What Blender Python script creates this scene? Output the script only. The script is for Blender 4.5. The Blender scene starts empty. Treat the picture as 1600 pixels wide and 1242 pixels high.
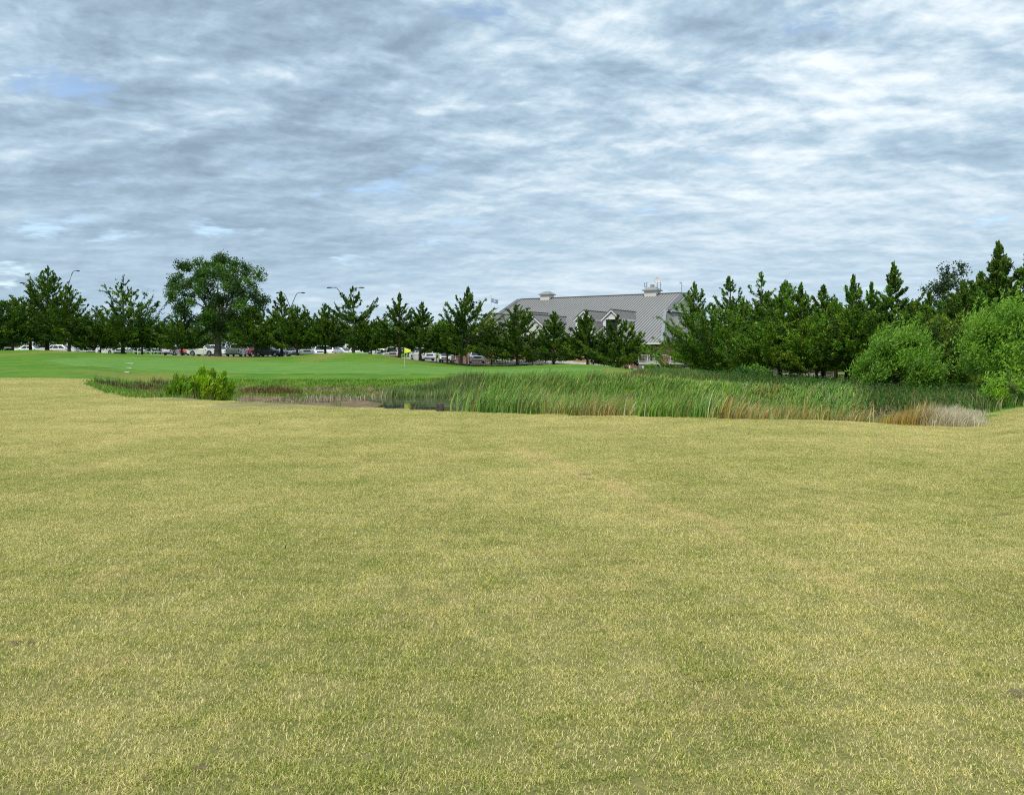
import bpy, bmesh, math, random
import numpy as np
from mathutils import Vector, Matrix

SC = bpy.context.scene
COL = SC.collection
F = 1240.0            # focal length in photograph pixels
HOR = 548.0           # horizon row
CAMZ = 1.6

# ------------------------------------------------------------------ camera
cam_data = bpy.data.cameras.new("camera")
cam = bpy.data.objects.new("camera", cam_data)
COL.objects.link(cam)
cam.location = (0, 0, CAMZ)
cam.rotation_euler = (math.radians(90), 0, 0)
cam_data.sensor_fit = 'HORIZONTAL'
cam_data.sensor_width = 36.0
cam_data.lens = 36.0 * F / 1600.0
cam_data.shift_y = -(621.0 - HOR) / 1600.0
cam_data.clip_start = 0.05
cam_data.clip_end = 6000
SC.camera = cam

# ------------------------------------------------------------------ light, exposure
SUN_EL, SUN_AZ = math.radians(56), math.radians(205)     # azimuth clockwise from +Y (view direction)
SC.view_settings.view_transform = 'Standard'
SC.view_settings.look = 'None'
SC.view_settings.gamma = 1.0
SC.view_settings.exposure = 1.15
SC.cycles.use_denoising = False
SC.cycles.pixel_filter_type = 'BLACKMAN_HARRIS'
SC.cycles.filter_width = 1.15
try:
    SC.view_settings.use_curve_mapping = False
except Exception:
    pass
sun_data = bpy.data.lights.new("sun", 'SUN')
sun_data.energy = 1.5
sun_data.angle = math.radians(12)
sun_data.color = (1.0, 0.96, 0.89)
sun = bpy.data.objects.new("sun", sun_data)
COL.objects.link(sun)
sd = Vector((math.sin(SUN_AZ) * math.cos(SUN_EL), math.cos(SUN_AZ) * math.cos(SUN_EL), math.sin(SUN_EL)))
sun.rotation_euler = sd.to_track_quat('Z', 'Y').to_euler()
sun.location = (0, -20, 60)


class NT:
    """small helper to write node trees"""
    def __init__(s, tree):
        s.t = tree; s.n = tree.nodes; s.l = tree.links

    def node(s, typ, ins=None, **props):
        nd = s.n.new(typ)
        for k, v in props.items():
            setattr(nd, k, v)
        for k, v in (ins or {}).items():
            s.put(nd.inputs[k], v)
        return nd

    def put(s, sock, v):
        if isinstance(v, bpy.types.NodeSocket):
            s.l.new(v, sock)
        else:
            try:
                sock.default_value = v
            except TypeError:
                sock.default_value = tuple(v) + (1.0,)

    def math(s, op, a, b=None, clamp=False):
        nd = s.n.new('ShaderNodeMath'); nd.operation = op; nd.use_clamp = clamp
        s.put(nd.inputs[0], a)
        if b is not None: s.put(nd.inputs[1], b)
        return nd.outputs[0]

    def vmath(s, op, a, b=None):
        nd = s.n.new('ShaderNodeVectorMath'); nd.operation = op
        s.put(nd.inputs[0], a)
        if b is not None: s.put(nd.inputs[1], b)
        return nd.outputs[0]

    def noise(s, vec, scale, detail=2.0, rough=0.5, dist=0.0, color=False):
        nd = s.n.new('ShaderNodeTexNoise')
        s.put(nd.inputs['Vector'], vec); s.put(nd.inputs['Scale'], scale)
        nd.inputs['Detail'].default_value = detail
        nd.inputs['Roughness'].default_value = rough
        nd.inputs['Distortion'].default_value = dist
        return nd.outputs['Color'] if color else nd.outputs['Fac']

    def smooth(s, v, lo, hi, a=0.0, b=1.0):
        nd = s.n.new('ShaderNodeMapRange'); nd.interpolation_type = 'SMOOTHSTEP'
        s.put(nd.inputs['Value'], v)
        nd.inputs['From Min'].default_value = lo; nd.inputs['From Max'].default_value = hi
        nd.inputs['To Min'].default_value = a; nd.inputs['To Max'].default_value = b
        return nd.outputs['Result']

    def mix(s, f, a, b):
        nd = s.n.new('ShaderNodeMix'); nd.data_type = 'RGBA'
        s.put(nd.inputs['Factor'], f)
        s.put(nd.inputs[6], a if isinstance(a, bpy.types.NodeSocket) else tuple(a[:3]) + (1,))
        s.put(nd.inputs[7], b if isinstance(b, bpy.types.NodeSocket) else tuple(b[:3]) + (1,))
        return nd.outputs[2]

    def scalecol(s, c, f):
        nd = s.n.new('ShaderNodeVectorMath'); nd.operation = 'SCALE'
        s.put(nd.inputs[0], c if isinstance(c, bpy.types.NodeSocket) else tuple(c[:3]))
        s.put(nd.inputs['Scale'], f)
        return nd.outputs[0]

    def sep(s, v):
        nd = s.n.new('ShaderNodeSeparateXYZ'); s.put(nd.inputs[0], v); return nd.outputs

    def comb(s, x, y, z):
        nd = s.n.new('ShaderNodeCombineXYZ')
        s.put(nd.inputs[0], x); s.put(nd.inputs[1], y); s.put(nd.inputs[2], z)
        return nd.outputs[0]


# ------------------------------------------------------------------ world: blue sky above a broken cloud layer
world = bpy.data.worlds.new("World")
SC.world = world
world.use_nodes = True
w = NT(world.node_tree); w.n.clear()
sky = w.node('ShaderNodeTexSky', sky_type='NISHITA', sun_disc=False, sun_elevation=SUN_EL,
             sun_rotation=SUN_AZ, altitude=300, dust_density=1.0)
tc = w.node('ShaderNodeTexCoord')
dirv = tc.outputs['Generated']
dx, dy, dz = w.sep(dirv)
zc = w.math('ADD', w.math('MAXIMUM', dz, 0.0), 0.17)
P = w.comb(w.math('DIVIDE', dx, zc), w.math('DIVIDE', dy, zc), 0.0)
# slightly stretched along the wind
mp = w.node('ShaderNodeMapping', {'Vector': P})
mp.inputs['Rotation'].default_value = (0, 0, math.radians(-12))
mp.inputs['Scale'].default_value = (0.86, 1.0, 1.0)
mp.inputs['Location'].default_value = (3.3, 1.7, 0.0)
PW = mp.outputs[0]
warp = w.vmath('SCALE', w.vmath('SUBTRACT', w.noise(PW, 2.2, 3, 0.55, color=True), (0.5, 0.5, 0.5)))
warp.node.inputs['Scale'].default_value = 0.16
PV = w.vmath('ADD', PW, warp)
big = w.noise(PV, 0.75, 3, 0.5)
mid = w.noise(PV, 2.1, 5, 0.55)
puffn = w.noise(w.vmath('ADD', PV, (7.1, 2.3, 0.0)), 3.7, 6, 0.6)
puff = w.math('SUBTRACT', 0.32, w.math('MULTIPLY', w.math('ABSOLUTE', w.math('SUBTRACT', puffn, 0.5)), 3.2))
fine = w.noise(PV, 8.5, 8, 0.62)
tiny = w.noise(PV, 26.0, 5, 0.6)
# thickness of the cloud: thin = bright, thick = grey base
bigc = w.math('SUBTRACT', big, 0.5)
midc = w.math('SUBTRACT', mid, 0.5)
finec = w.math('SUBTRACT', fine, 0.5)
tinyc = w.math('SUBTRACT', tiny, 0.5)
elev = w.math('MAXIMUM', dz, 0.0)
amp = w.smooth(elev, 0.02, 0.34, 0.30, 1.0)
# heavier cloud towards the upper left of the view
heavy = w.math('MULTIPLY', w.smooth(w.math('SUBTRACT', w.math('MULTIPLY', dz, 1.0), w.math('MULTIPLY', dx, 0.75)), 0.05, 0.62), -0.19)
bb = w.math('ADD', w.math('MULTIPLY', bigc, 1.6), w.math('MULTIPLY', midc, 1.15))
bb = w.math('ADD', bb, w.math('MULTIPLY', finec, 0.7))
bb = w.math('ADD', bb, w.math('MULTIPLY', tinyc, 0.3))
bb = w.math('ADD', bb, w.math('MULTIPLY', puff, 0.42))
# relief: the side of each billow that faces the light is brighter
def relief(scale, off, det):
    a_ = w.noise(PV, scale, det, 0.58); b_ = w.noise(w.vmath('ADD', PV, (off * 0.35, off, 0.0)), scale, det, 0.58)
    return w.math('SUBTRACT', a_, b_)
rel = w.math('ADD', w.math('MULTIPLY', relief(2.8, 0.068, 6), 1.55), w.math('MULTIPLY', relief(8.0, 0.025, 4), 0.85))
bb = w.math('MULTIPLY', bb, 0.80)
bb = w.math('ADD', bb, rel)
bb = w.math('MULTIPLY', bb, w.math('MULTIPLY', amp, 0.82))
bb = w.math('ADD', bb, heavy)
bb = w.math('ADD', bb, 0.575)
ramp = w.node('ShaderNodeValToRGB', {'Fac': bb})
cr = ramp.color_ramp
cr.elements[0].position = 0.12; cr.elements[0].color = (0.225, 0.310, 0.390, 1)
cr.elements[1].position = 0.92; cr.elements[1].color = (0.74, 0.80, 0.84, 1)
for p_, c_ in ((0.34, (0.292, 0.395, 0.495, 1)), (0.54, (0.385, 0.508, 0.612, 1)), (0.72, (0.55, 0.65, 0.725, 1))):
    e_ = cr.elements.new(p_); e_.color = c_
cloud = w.scalecol(ramp.outputs['Color'], 0.585)
# holes that show the blue sky
hole = w.math('MULTIPLY', w.smooth(w.noise(PV, 2.6, 5, 0.6), 0.58, 0.70), w.smooth(bb, 0.66, 0.44))
hole = w.math('MULTIPLY', hole, 0.85)
skyc = w.scalecol(sky.outputs['Color'], 0.09)
mixed = w.mix(hole, cloud, skyc)
bg = w.node('ShaderNodeBackground', {'Color': mixed, 'Strength': 1.0})
wo = w.node('ShaderNodeOutputWorld', {'Surface': bg.outputs[0]})
world.cycles.sampling_method = 'MANUAL'
world.cycles.sample_map_resolution = 512

# ------------------------------------------------------------------ object helpers
def tag(o, label=None, cat=None, group=None, kind=None):
    if label: o['label'] = label
    if cat: o['category'] = cat
    if group: o['group'] = group
    if kind: o['kind'] = kind
    return o

def empty(name, loc, rz=0.0, label=None, cat=None, group=None):
    o = bpy.data.objects.new(name, None)
    COL.objects.link(o)
    o.location = loc; o.rotation_euler = (0, 0, rz)
    o.empty_display_size = 0.3
    return tag(o, label, cat, group)

def link(name, mesh, parent=None):
    o = bpy.data.objects.new(name, mesh)
    COL.objects.link(o)
    if parent is not None: o.parent = parent
    return o

def npmesh(name, V, Q, mat, T=None, col=None, smooth=False):
    """mesh from numpy: V (n,3), Q (m,4) quads, T (k,3) triangles, col (n,3) vertex colour"""
    me = bpy.data.meshes.new(name)
    V = np.asarray(V, dtype=np.float32)
    Q = np.zeros((0, 4), int) if Q is None else np.asarray(Q, dtype=np.int32)
    T = np.zeros((0, 3), int) if T is None else np.asarray(T, dtype=np.int32)
    me.vertices.add(len(V)); me.vertices.foreach_set('co', V.ravel())
    nl = Q.size + T.size
    me.loops.add(nl)
    me.loops.foreach_set('vertex_index', np.concatenate([Q.ravel(), T.ravel()]).astype(np.int32))
    starts = np.concatenate([np.arange(len(Q)) * 4, Q.size + np.arange(len(T)) * 3]).astype(np.int32)
    me.polygons.add(len(starts)); me.polygons.foreach_set('loop_start', starts)
    me.update(calc_edges=True)
    if col is not None:
        a = me.color_attributes.new('tint', 'FLOAT_COLOR', 'POINT')
        c4 = np.ones((len(V), 4), np.float32); c4[:, :3] = col
        a.data.foreach_set('color', c4.ravel())
    if smooth:
        me.polygons.foreach_set('use_smooth', np.ones(len(starts), bool))
    if mat: me.materials.append(mat)
    return me

class MB:
    """collects shapes into one mesh"""
    def __init__(s): s.v = []; s.f = []
    def add(s, vs, fs):
        o = len(s.v); s.v += [tuple(p) for p in vs]; s.f += [tuple(i + o for i in f) for f in fs]; return s
    def box(s, x0, x1, y0, y1, z0, z1):
        return s.add([(x0,y0,z0),(x1,y0,z0),(x1,y1,z0),(x0,y1,z0),(x0,y0,z1),(x1,y0,z1),(x1,y1,z1),(x0,y1,z1)],
                     [(0,3,2,1),(4,5,6,7),(0,1,5,4),(1,2,6,5),(2,3,7,6),(3,0,4,7)])
    def tube(s, pts, rad, n=8, cap=True):
        pts = [Vector(p) for p in pts]
        rad = rad if hasattr(rad, '__len__') else [rad] * len(pts)
        o = len(s.v)
        for i, p in enumerate(pts):
            d = (pts[min(i+1, len(pts)-1)] - pts[max(i-1, 0)]).normalized()
            a = d.cross(Vector((0, 0, 1))) if abs(d.z) < 0.95 else d.cross(Vector((1, 0, 0)))
            a.normalize(); b = d.cross(a)
            for k in range(n):
                t = 2 * math.pi * k / n
                s.v.append(tuple(p + (a * math.cos(t) + b * math.sin(t)) * rad[i]))
        for i in range(len(pts) - 1):
            for k in range(n):
                k2 = (k + 1) % n
                s.f.append((o+i*n+k, o+i*n+k2, o+(i+1)*n+k2, o+(i+1)*n+k))
        if cap:
            s.f.append(tuple(o + k for k in range(n))[::-1])
            s.f.append(tuple(o + (len(pts)-1)*n + k for k in range(n)))
        return s
    def bar(s, a, b, wx, wz):
        """square bar from a to b"""
        a = Vector(a); b = Vector(b); d = (b - a).normalized()
        u = d.cross(Vector((0, 0, 1))) if abs(d.z) < 0.95 else Vector((1, 0, 0))
        u.normalize(); v = d.cross(u)
        vs = []
        for p in (a, b):
            for i, j in ((-1,-1),(1,-1),(1,1),(-1,1)):
                vs.append(p + u * i * wx / 2 + v * j * wz / 2)
        return s.add(vs, [(0,1,2,3),(7,6,5,4),(0,4,5,1),(1,5,6,2),(2,6,7,3),(3,7,4,0)])
    def prism(s, prof, y0, y1, axis='y', s0=None, s1=None):
        """prism of a profile [(x,z)] between y0 and y1"""
        n = len(prof); vs = []
        for y in (y0, y1):
            for (x, z) in prof:
                vs.append((x, y, z))
        fs = [tuple(range(n)), tuple(range(2*n-1, n-1, -1))]
        for i in range(n):
            j = (i + 1) % n
            fs.append((i, i + n, j + n, j))
        return s.add(vs, fs)
    def plate(s, quad, thick):
        """a slab under a planar polygon (list of points), thickness along its normal"""
        q = [Vector(p) for p in quad]
        nrm = (q[1]-q[0]).cross(q[2]-q[0]).normalized() * thick
        n = len(q)
        vs = q + [p - nrm for p in q]
        fs = [tuple(range(n)), tuple(range(2*n-1, n-1, -1))]
        for i in range(n):
            j = (i+1) % n
            fs.append((i, i+n, j+n, j))
        return s.add(vs, fs)
    def mesh(s, name, mat, bevel=0.0, smooth=False):
        me = bpy.data.meshes.new(name)
        me.from_pydata(s.v, [], s.f)
        bm = bmesh.new(); bm.from_mesh(me)
        bmesh.ops.recalc_face_normals(bm, faces=bm.faces)
        if bevel > 0:
            es = [e for e in bm.edges if len(e.link_faces) == 2 and e.calc_face_angle() > 0.35]
            bmesh.ops.bevel(bm, geom=es, offset=bevel, segments=2, affect='EDGES', profile=0.6)
        bm.to_mesh(me); bm.free()
        if mat: me.materials.append(mat)
        if smooth or bevel > 0:
            for p in me.polygons: p.use_smooth = True
            try:
                me.set_sharp_from_angle(angle=math.radians(38))
            except Exception:
                pass
        return me
    def build(s, name, mat, parent=None, bevel=0.0, smooth=False):
        return link(name, s.mesh(name, mat, bevel, smooth), parent)

# ------------------------------------------------------------------ terrain
def I(x, xs, ys): return np.interp(x, xs, ys)
def sstep(x, a, b):
    t = np.clip((x - a) / (b - a), 0, 1); return t * t * (3 - 2 * t)

def wob(x, y, s, seed=0):
    """cheap smooth noise -1..1"""
    r = np.random.RandomState(seed + 11)
    o = 0; tot = 0
    for k in range(7):
        a = r.rand() * 6.283; f = s * (0.6 + 1.7 * r.rand()); ph = r.rand() * 6.283
        am = 1.0 / (0.6 + f / s)
        o = o + am * np.sin((x * np.cos(a) + y * np.sin(a)) * f + ph + 1.1 * np.sin((x * np.sin(a) - y * np.cos(a)) * f * 0.73 + ph * 2)); tot += am
    return o / tot * 1.4

CY_U = [-400, 0, 700, 850, 950, 1050, 1200, 1600, 2000]
CY_Y = [105, 105, 105, 95, 78, 72, 68, 60, 60]
CV_U = [-300, 0, 60, 130, 200, 300, 400, 440, 490, 540, 560, 600, 630, 680, 740, 800, 850, 900, 940, 980, 1040, 1100, 1300, 1600, 1900]
CV_V = [547, 548, 546.5, 550, 553.5, 556, 558.6, 557.5, 553.5, 551, 551.5, 554.5, 560, 567, 572.5, 573.2, 570.5, 568.5, 571, 577, 581.5, 584, 600, 606, 606]
BK_U = [-300, 100, 140, 200, 250, 400, 600, 700, 850, 1000, 1100, 1200, 1300, 1400, 1500, 1540, 1600, 2000]
BK_Y = [47, 46, 44, 52, 56, 57, 57, 55, 51, 48, 46, 43, 38, 32, 26, 23, 21, 21]
BK_Z = [0, 0, -.08, -.4, -.5, -.56, -.58, -.42, -.15, -.1, -.25, -.38, -.45, -.46, -.33, -.2, 0, 0]
LT_U = [-500, 0, 300, 500, 600, 700, 800, 900, 980, 1060, 1300, 1600, 2000]
LT_Z = [1.0, .95, .75, .60, .35, -.15, -.35, -.3, -.9, -1.0, -1.0, -.8, -.8]
RIM = [(132, 598), (150, 604), (165, 610), (200, 614), (280, 618), (350, 623), (480, 630), (600, 637), (720, 643),
       (830, 647.5), (1000, 650), (1150, 654), (1400, 655), (1500, 654.5), (1545, 650)]

def gp(u, v, z=0.0):
    Y = (CAMZ - z) * F / (v - HOR); return ((u - 800) / F * Y, Y)
near_poly = [gp(u, v) for u, v in RIM]
far_poly = []
for u in (1520, 1480, 1420, 1350, 1280, 1200, 1100, 1000, 900, 800, 700, 600, 500, 400, 300, 240, 190, 155):
    Y = float(I(u, BK_U, BK_Y)); far_poly.append(((u - 800) / F * Y, Y))
BASIN = np.array(near_poly + far_poly)

def poly_sd(x, y, P):
    """signed distance, positive inside; x,y arrays"""
    x = np.asarray(x, float); y = np.asarray(y, float)
    d = np.full(x.shape, 1e9); ins = np.zeros(x.shape, bool)
    n = len(P)
    for i in range(n):
        ax, ay = P[i]; bx, by = P[(i + 1) % n]
        ex, ey = bx - ax, by - ay
        t = np.clip(((x - ax) * ex + (y - ay) * ey) / (ex * ex + ey * ey), 0, 1)
        d = np.minimum(d, np.hypot(x - ax - t * ex, y - ay - t * ey))
        c = ((ay > y) != (by > y)) & (x < (bx - ax) * (y - ay) / ((by - ay) if by != ay else 1e-9) + ax)
        ins ^= c
    return np.where(ins, d, -d)

WATER_Z = -1.27
def ground_z(x, y):
    x = np.asarray(x, float); y = np.asarray(y, float)
    yy = np.maximum(y, 8.0)
    u = np.clip(800 + F * x / yy, -300, 1900)
    cy = I(u, CY_U, CY_Y); cz = CAMZ - (I(u, CV_U, CV_V) - HOR) * cy / F
    by = I(u, BK_U, BK_Y); bz = I(u, BK_U, BK_Z)
    lz = I(u, LT_U, LT_Z)
    z = bz * sstep(y, 16, 40) * (y < by)
    z = np.where(y <= by, bz * sstep(y / by, 0.35, 1.0), z)
    t = (y - by) / (cy - by)
    zz = bz + (cz - bz) * np.clip(t, 0, 1) ** 1.15
    z = np.where(y > by, zz, z)
    t2 = sstep(y, cy, cy + 13)
    z = np.where(y > cy, cz + (lz - cz) * t2, z)
    # the drive and grass strip climb towards the clubhouse
    mk = sstep(u, 757, 776) * (1 - sstep(u, 955, 985)) * (y > 98)
    z = z * (1 - mk) + mk * np.maximum(np.interp(y, [98, 103, 111, 115.5, 125], [-.47, -.46, .2, .50, .55]), np.where(y < 108, z, -9))
    far = sstep(y, 200, 420)
    z = z * (1 - far) + 0.2 * far
    z = z + wob(x, y, 0.16, 3) * 0.012 * (1 - sstep(y, 100, 118)) * sstep(y, 3, 12)
    near = (y < 120) & (y > 15)
    sdv = poly_sd(x, y, BASIN)
    deep = np.clip(sstep(sdv, -0.2, 4.2), 0, 1)
    dmax = 1.05 + 0.42 * sstep(x + 1.6 * wob(x, y, 0.45, 9), -8.8, -5.2) + 0.08 * wob(x, y, 0.5, 5)
    z = np.where(near, z * (1 - 0.5 * deep) - deep * dmax + np.where(sdv > 0, 0.04 * wob(x, y, 1.7, 8), 0), z)
    return z

def gz(x, y): return float(ground_z(np.array([x]), np.array([y]))[0])
def at(u, Y, dz=0.0):
    x = (u - 800) / F * Y
    return Vector((x, Y, gz(x, Y) + dz))
def hit(u, v, y0=15, y1=200):
    """first ground point seen at pixel (u, v)"""
    Y = np.arange(y0, y1, 0.2); x = (u - 800) / F * Y
    z = ground_z(x, Y); ray = CAMZ - (v - HOR) / F * Y
    k = np.argmax(z >= ray)
    if not (z >= ray).any(): k = len(Y) - 1
    return float(x[k]), float(Y[k])

# ------------------------------------------------------------------ materials
def newmat(name):
    m = bpy.data.materials.new(name); m.use_nodes = True
    t = NT(m.node_tree); t.n.clear()
    return m, t

def principled(t, base, rough=0.6, metallic=0.0, spec=None, normal=None, coat=None, emit=None):
    b = t.node('ShaderNodeBsdfPrincipled', {'Base Color': base if isinstance(base, bpy.types.NodeSocket) else tuple(base[:3]) + (1,),
                                            'Roughness': rough, 'Metallic': metallic})
    if spec is not None: t.put(b.inputs['Specular IOR Level'], spec)
    if normal is not None: t.put(b.inputs['Normal'], normal)
    if coat is not None: t.put(b.inputs['Coat Weight'], coat)
    t.node('ShaderNodeOutputMaterial', {'Surface': b.outputs[0]})
    return b

def bump(t, h, strength=0.4, dist=0.02):
    nd = t.node('ShaderNodeBump', {'Height': h, 'Strength': strength, 'Distance': dist})
    return nd.outputs[0]

def simple(name, col, rough=0.6, metallic=0.0, var=0.12, scale=3.0, spec=None, coat=None):
    """procedural paint or stone: base colour with soft dirt variation"""
    m, t = newmat(name)
    tcn = t.node('ShaderNodeTexCoord')
    n = t.noise(tcn.outputs['Object'], scale, 5, 0.6)
    n2 = t.noise(tcn.outputs['Object'], scale * 9, 3, 0.6)
    f = t.math('ADD', t.math('MULTIPLY', t.math('SUBTRACT', n, 0.5), 2 * var), t.math('MULTIPLY', t.math('SUBTRACT', n2, 0.5), var))
    c = t.scalecol(col, t.math('ADD', f, 1.0))
    r = t.math('ADD', t.math('MULTIPLY', n, 0.15), rough - 0.07)
    principled(t, c, r, metallic, spec, bump(t, n2, 0.12, 0.01), coat)
    return m

def lawn_group():
    """shared straw fraction of the near lawn: patches, mower streaks and one worn wheel track"""
    g = bpy.data.node_groups.new("lawn_wear", 'ShaderNodeTree')
    g.interface.new_socket('Straw', in_out='OUTPUT', socket_type='NodeSocketFloat')
    g.interface.new_socket('Brown', in_out='OUTPUT', socket_type='NodeSocketFloat')
    g.interface.new_socket('Track', in_out='OUTPUT', socket_type='NodeSocketFloat')
    t = NT(g)
    go = t.node('NodeGroupOutput')
    pos = t.node('ShaderNodeNewGeometry').outputs['Position']
    x, y, z = t.sep(pos)
    p2 = t.comb(x, y, 0.0)
    a = t.noise(p2, 0.16, 3, 0.5)
    b = t.noise(p2, 0.75, 5, 0.62)
    c = t.noise(p2, 3.6, 4, 0.65)
    far = t.smooth(y, 3.0, 18.0)
    s = t.math('ADD', 0.46, t.math('MULTIPLY', far, 0.07))
    s = t.math('ADD', s, t.math('MULTIPLY', t.math('SUBTRACT', a, 0.5), 0.8))
    s = t.math('ADD', s, t.math('MULTIPLY', t.math('SUBTRACT', b, 0.5), 1.05))
    s = t.math('ADD', s, t.math('MULTIPLY', t.math('SUBTRACT', c, 0.5), 0.8))
    # wheel track that crosses the lawn diagonally
    wobn = t.math('MULTIPLY', t.math('SUBTRACT', t.noise(p2, 0.5, 2), 0.5), 0.9)
    d = t.math('ABSOLUTE', t.math('ADD', t.math('SUBTRACT', t.math('ADD', x, t.math('MULTIPLY', y, 0.29)), 3.9), wobn))
    tr = t.math('MULTIPLY', t.smooth(d, 0.26, 0.03), t.smooth(t.noise(p2, 1.3, 3, 0.6), 0.30, 0.56))
    tr = t.math('MULTIPLY', tr, t.smooth(y, 3.2, 7.5))
    tr = t.math('MULTIPLY', tr, t.smooth(y, 15.0, 12.0))
    s = t.math('ADD', s, t.math('MULTIPLY', tr, 0.25), clamp=True)
    br = t.smooth(t.noise(t.vmath('ADD', p2, (31.0, 7.0, 0.0)), 0.62, 5, 0.68), 0.50, 0.68)
    br = t.math('MULTIPLY', br, 0.6)
    br = t.math('MAXIMUM', br, t.math('MULTIPLY', tr, 0.6))
    t.put(go.inputs[0], s); t.put(go.inputs[1], br); t.put(go.inputs[2], tr)
    return g
LAWN_G = lawn_group()

STRAW = (0.83, 0.71, 0.325)
STRAW_BROWN = (0.76, 0.59, 0.29)
BLADE_GREEN = (0.185, 0.245, 0.042)

def mat_ground():
    m, t = newmat("ground_grass")
    at_ = t.node('ShaderNodeAttribute', attribute_name='tint')
    tan, mud, yel = t.sep(at_.outputs['Vector'])
    pos = t.node('ShaderNodeNewGeometry').outputs['Position']
    x, y, z = t.sep(pos)
    p2 = t.comb(x, y, 0.0)
    lg = t.node('ShaderNodeGroup'); lg.node_tree = LAWN_G
    S, B = lg.outputs[0], lg.outputs[1]
    n1 = t.noise(p2, 55.0, 3, 0.7)
    n2 = t.noise(p2, 9.0, 5, 0.7)
    straw = t.mix(B, STRAW, STRAW_BROWN)
    Sx = t.math('ADD', S, t.math('MULTIPLY', t.math('SUBTRACT', n2, 0.5), 0.8), clamp=True)
    lawn = t.mix(Sx, (0.17, 0.22, 0.04), straw)
    lawn = t.scalecol(lawn, t.math('ADD', 0.36, t.math('MULTIPLY', n1, 0.26)))
    # rough grass beyond
    r1 = t.noise(p2, 0.22, 4, 0.6); r2 = t.noise(p2, 2.4, 5, 0.65); r3 = t.noise(t.comb(x, t.math('MULTIPLY', y, 0.35), 0.0), 0.6, 3, 0.6)
    green = t.mix(t.smooth(r1, 0.35, 0.65), (0.066, 0.185, 0.012), (0.115, 0.235, 0.016))
    green = t.mix(t.math('MULTIPLY', t.smooth(r3, 0.48, 0.68), 0.55), green, (0.185, 0.235, 0.035))
    green = t.mix(t.math('MULTIPLY', yel, t.smooth(r2, 0.25, 0.6)), green, (0.235, 0.215, 0.055))
    green = t.scalecol(green, t.math('ADD', 0.70, t.math('MULTIPLY', r2, 0.55)))
    mudc = t.mix(t.smooth(t.noise(p2, 1.3, 6, 0.7), 0.35, 0.65), (0.130, 0.088, 0.048), (0.235, 0.175, 0.105))
    mudc = t.scalecol(mudc, t.math('ADD', 0.75, t.math('MULTIPLY', n2, 0.5)))
    mudf = t.smooth(t.math('ADD', mud, t.math('MULTIPLY', t.math('SUBTRACT', r2, 0.5), 0.7)), 0.42, 0.6)
    tanf = t.smooth(t.math('ADD', tan, t.math('MULTIPLY', t.math('SUBTRACT', r2, 0.5), 0.5)), 0.25, 0.75)
    c = t.mix(tanf, green, lawn)
    c = t.mix(mudf, c, mudc)
    h = t.math('ADD', t.math('MULTIPLY', n2, 1.0), t.math('MULTIPLY', n1, 0.5))
    principled(t, c, 0.92, spec=0.15, normal=bump(t, h, 0.55, 0.03))
    return m
M_GROUND = mat_ground()

# ------------------------------------------------------------------ ground sheet
def axis(lo, hi, parts):
    out = [lo]
    while out[-1] < hi:
        a = out[-1]
        for (l, h, s) in parts:
            if l <= a < h: break
        else: s = 60
        out.append(a + s)
    return np.array(out)
gx = axis(-1500, 1500, [(-1500, -300, 75), (-300, -120, 12), (-120, -45, 3), (-45, 45, 0.55), (45, 120, 3), (120, 300, 12), (300, 1500, 75)])
gy = axis(-80, 3000, [(-80, -10, 10), (-10, 2, 0.9), (2, 62, 0.45), (62, 122, 1.0), (122, 210, 4), (210, 500, 20), (500, 3000, 150)])
GX, GY = np.meshgrid(gx, gy)
GZ = ground_z(GX, GY)
nx, ny = len(gx), len(gy)
V = np.stack([GX.ravel(), GY.ravel(), GZ.ravel()], 1)
idx = np.arange(nx * ny).reshape(ny, nx)
Q = np.stack([idx[:-1, :-1].ravel(), idx[:-1, 1:].ravel(), idx[1:, 1:].ravel(), idx[1:, :-1].ravel()], 1)
UU = np.clip(800 + F * GX / np.maximum(GY, 8), -300, 1900)
rimY = [(CAMZ) * F / (v - HOR) for u, v in RIM]
tY = I(UU, [-300, 110] + [u for u, v in RIM] + [1600, 1900], [48, 46] + [a + 0.6 for a in rimY] + [22.5, 23])
tanw = 1 - sstep(GY, tY - 1.2, tY + 1.6)
SD = poly_sd(GX, GY, BASIN)
mudw = ((SD > 0) & (GY < 62)) * sstep(-GZ, 0.72, 1.0)
tanw = tanw * (1 - sstep(SD, 0.0, 0.8))
mudw = np.maximum(mudw, ((SD > 0.3) & (UU > 1322) & (GY < 40) & (GY > 15)) * 1.0)
# dry, trampled patches on the mounds
yel = np.zeros_like(GX)
for (u, v, ru, rv) in ((88, 550, 26, 3), (20, 553, 22, 2), (512, 556, 26, 2), (680, 563, 34, 3.5), (970, 580.5, 30, 2.5), (1018, 590, 22, 4), (1400, 600, 300, 12), (230, 589, 60, 3), (340, 560, 60, 2)):
    X0, Y0 = hit(u, v)
    sy = max(1.5, rv * (Y0 ** 2) / (CAMZ * F) * 1.2); sx = ru * Y0 / F
    yel = np.maximum(yel, np.exp(-((GX - X0) / sx) ** 2 - ((GY - Y0) / sy) ** 2))
col = np.stack([tanw.ravel(), mudw.ravel(), yel.ravel()], 1)
ground = link("ground", npmesh("ground", V, Q, M_GROUND, col=col, smooth=True))
tag(ground, "straw coloured mown lawn sloping down to the pond and green banks beyond", kind='structure')

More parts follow.
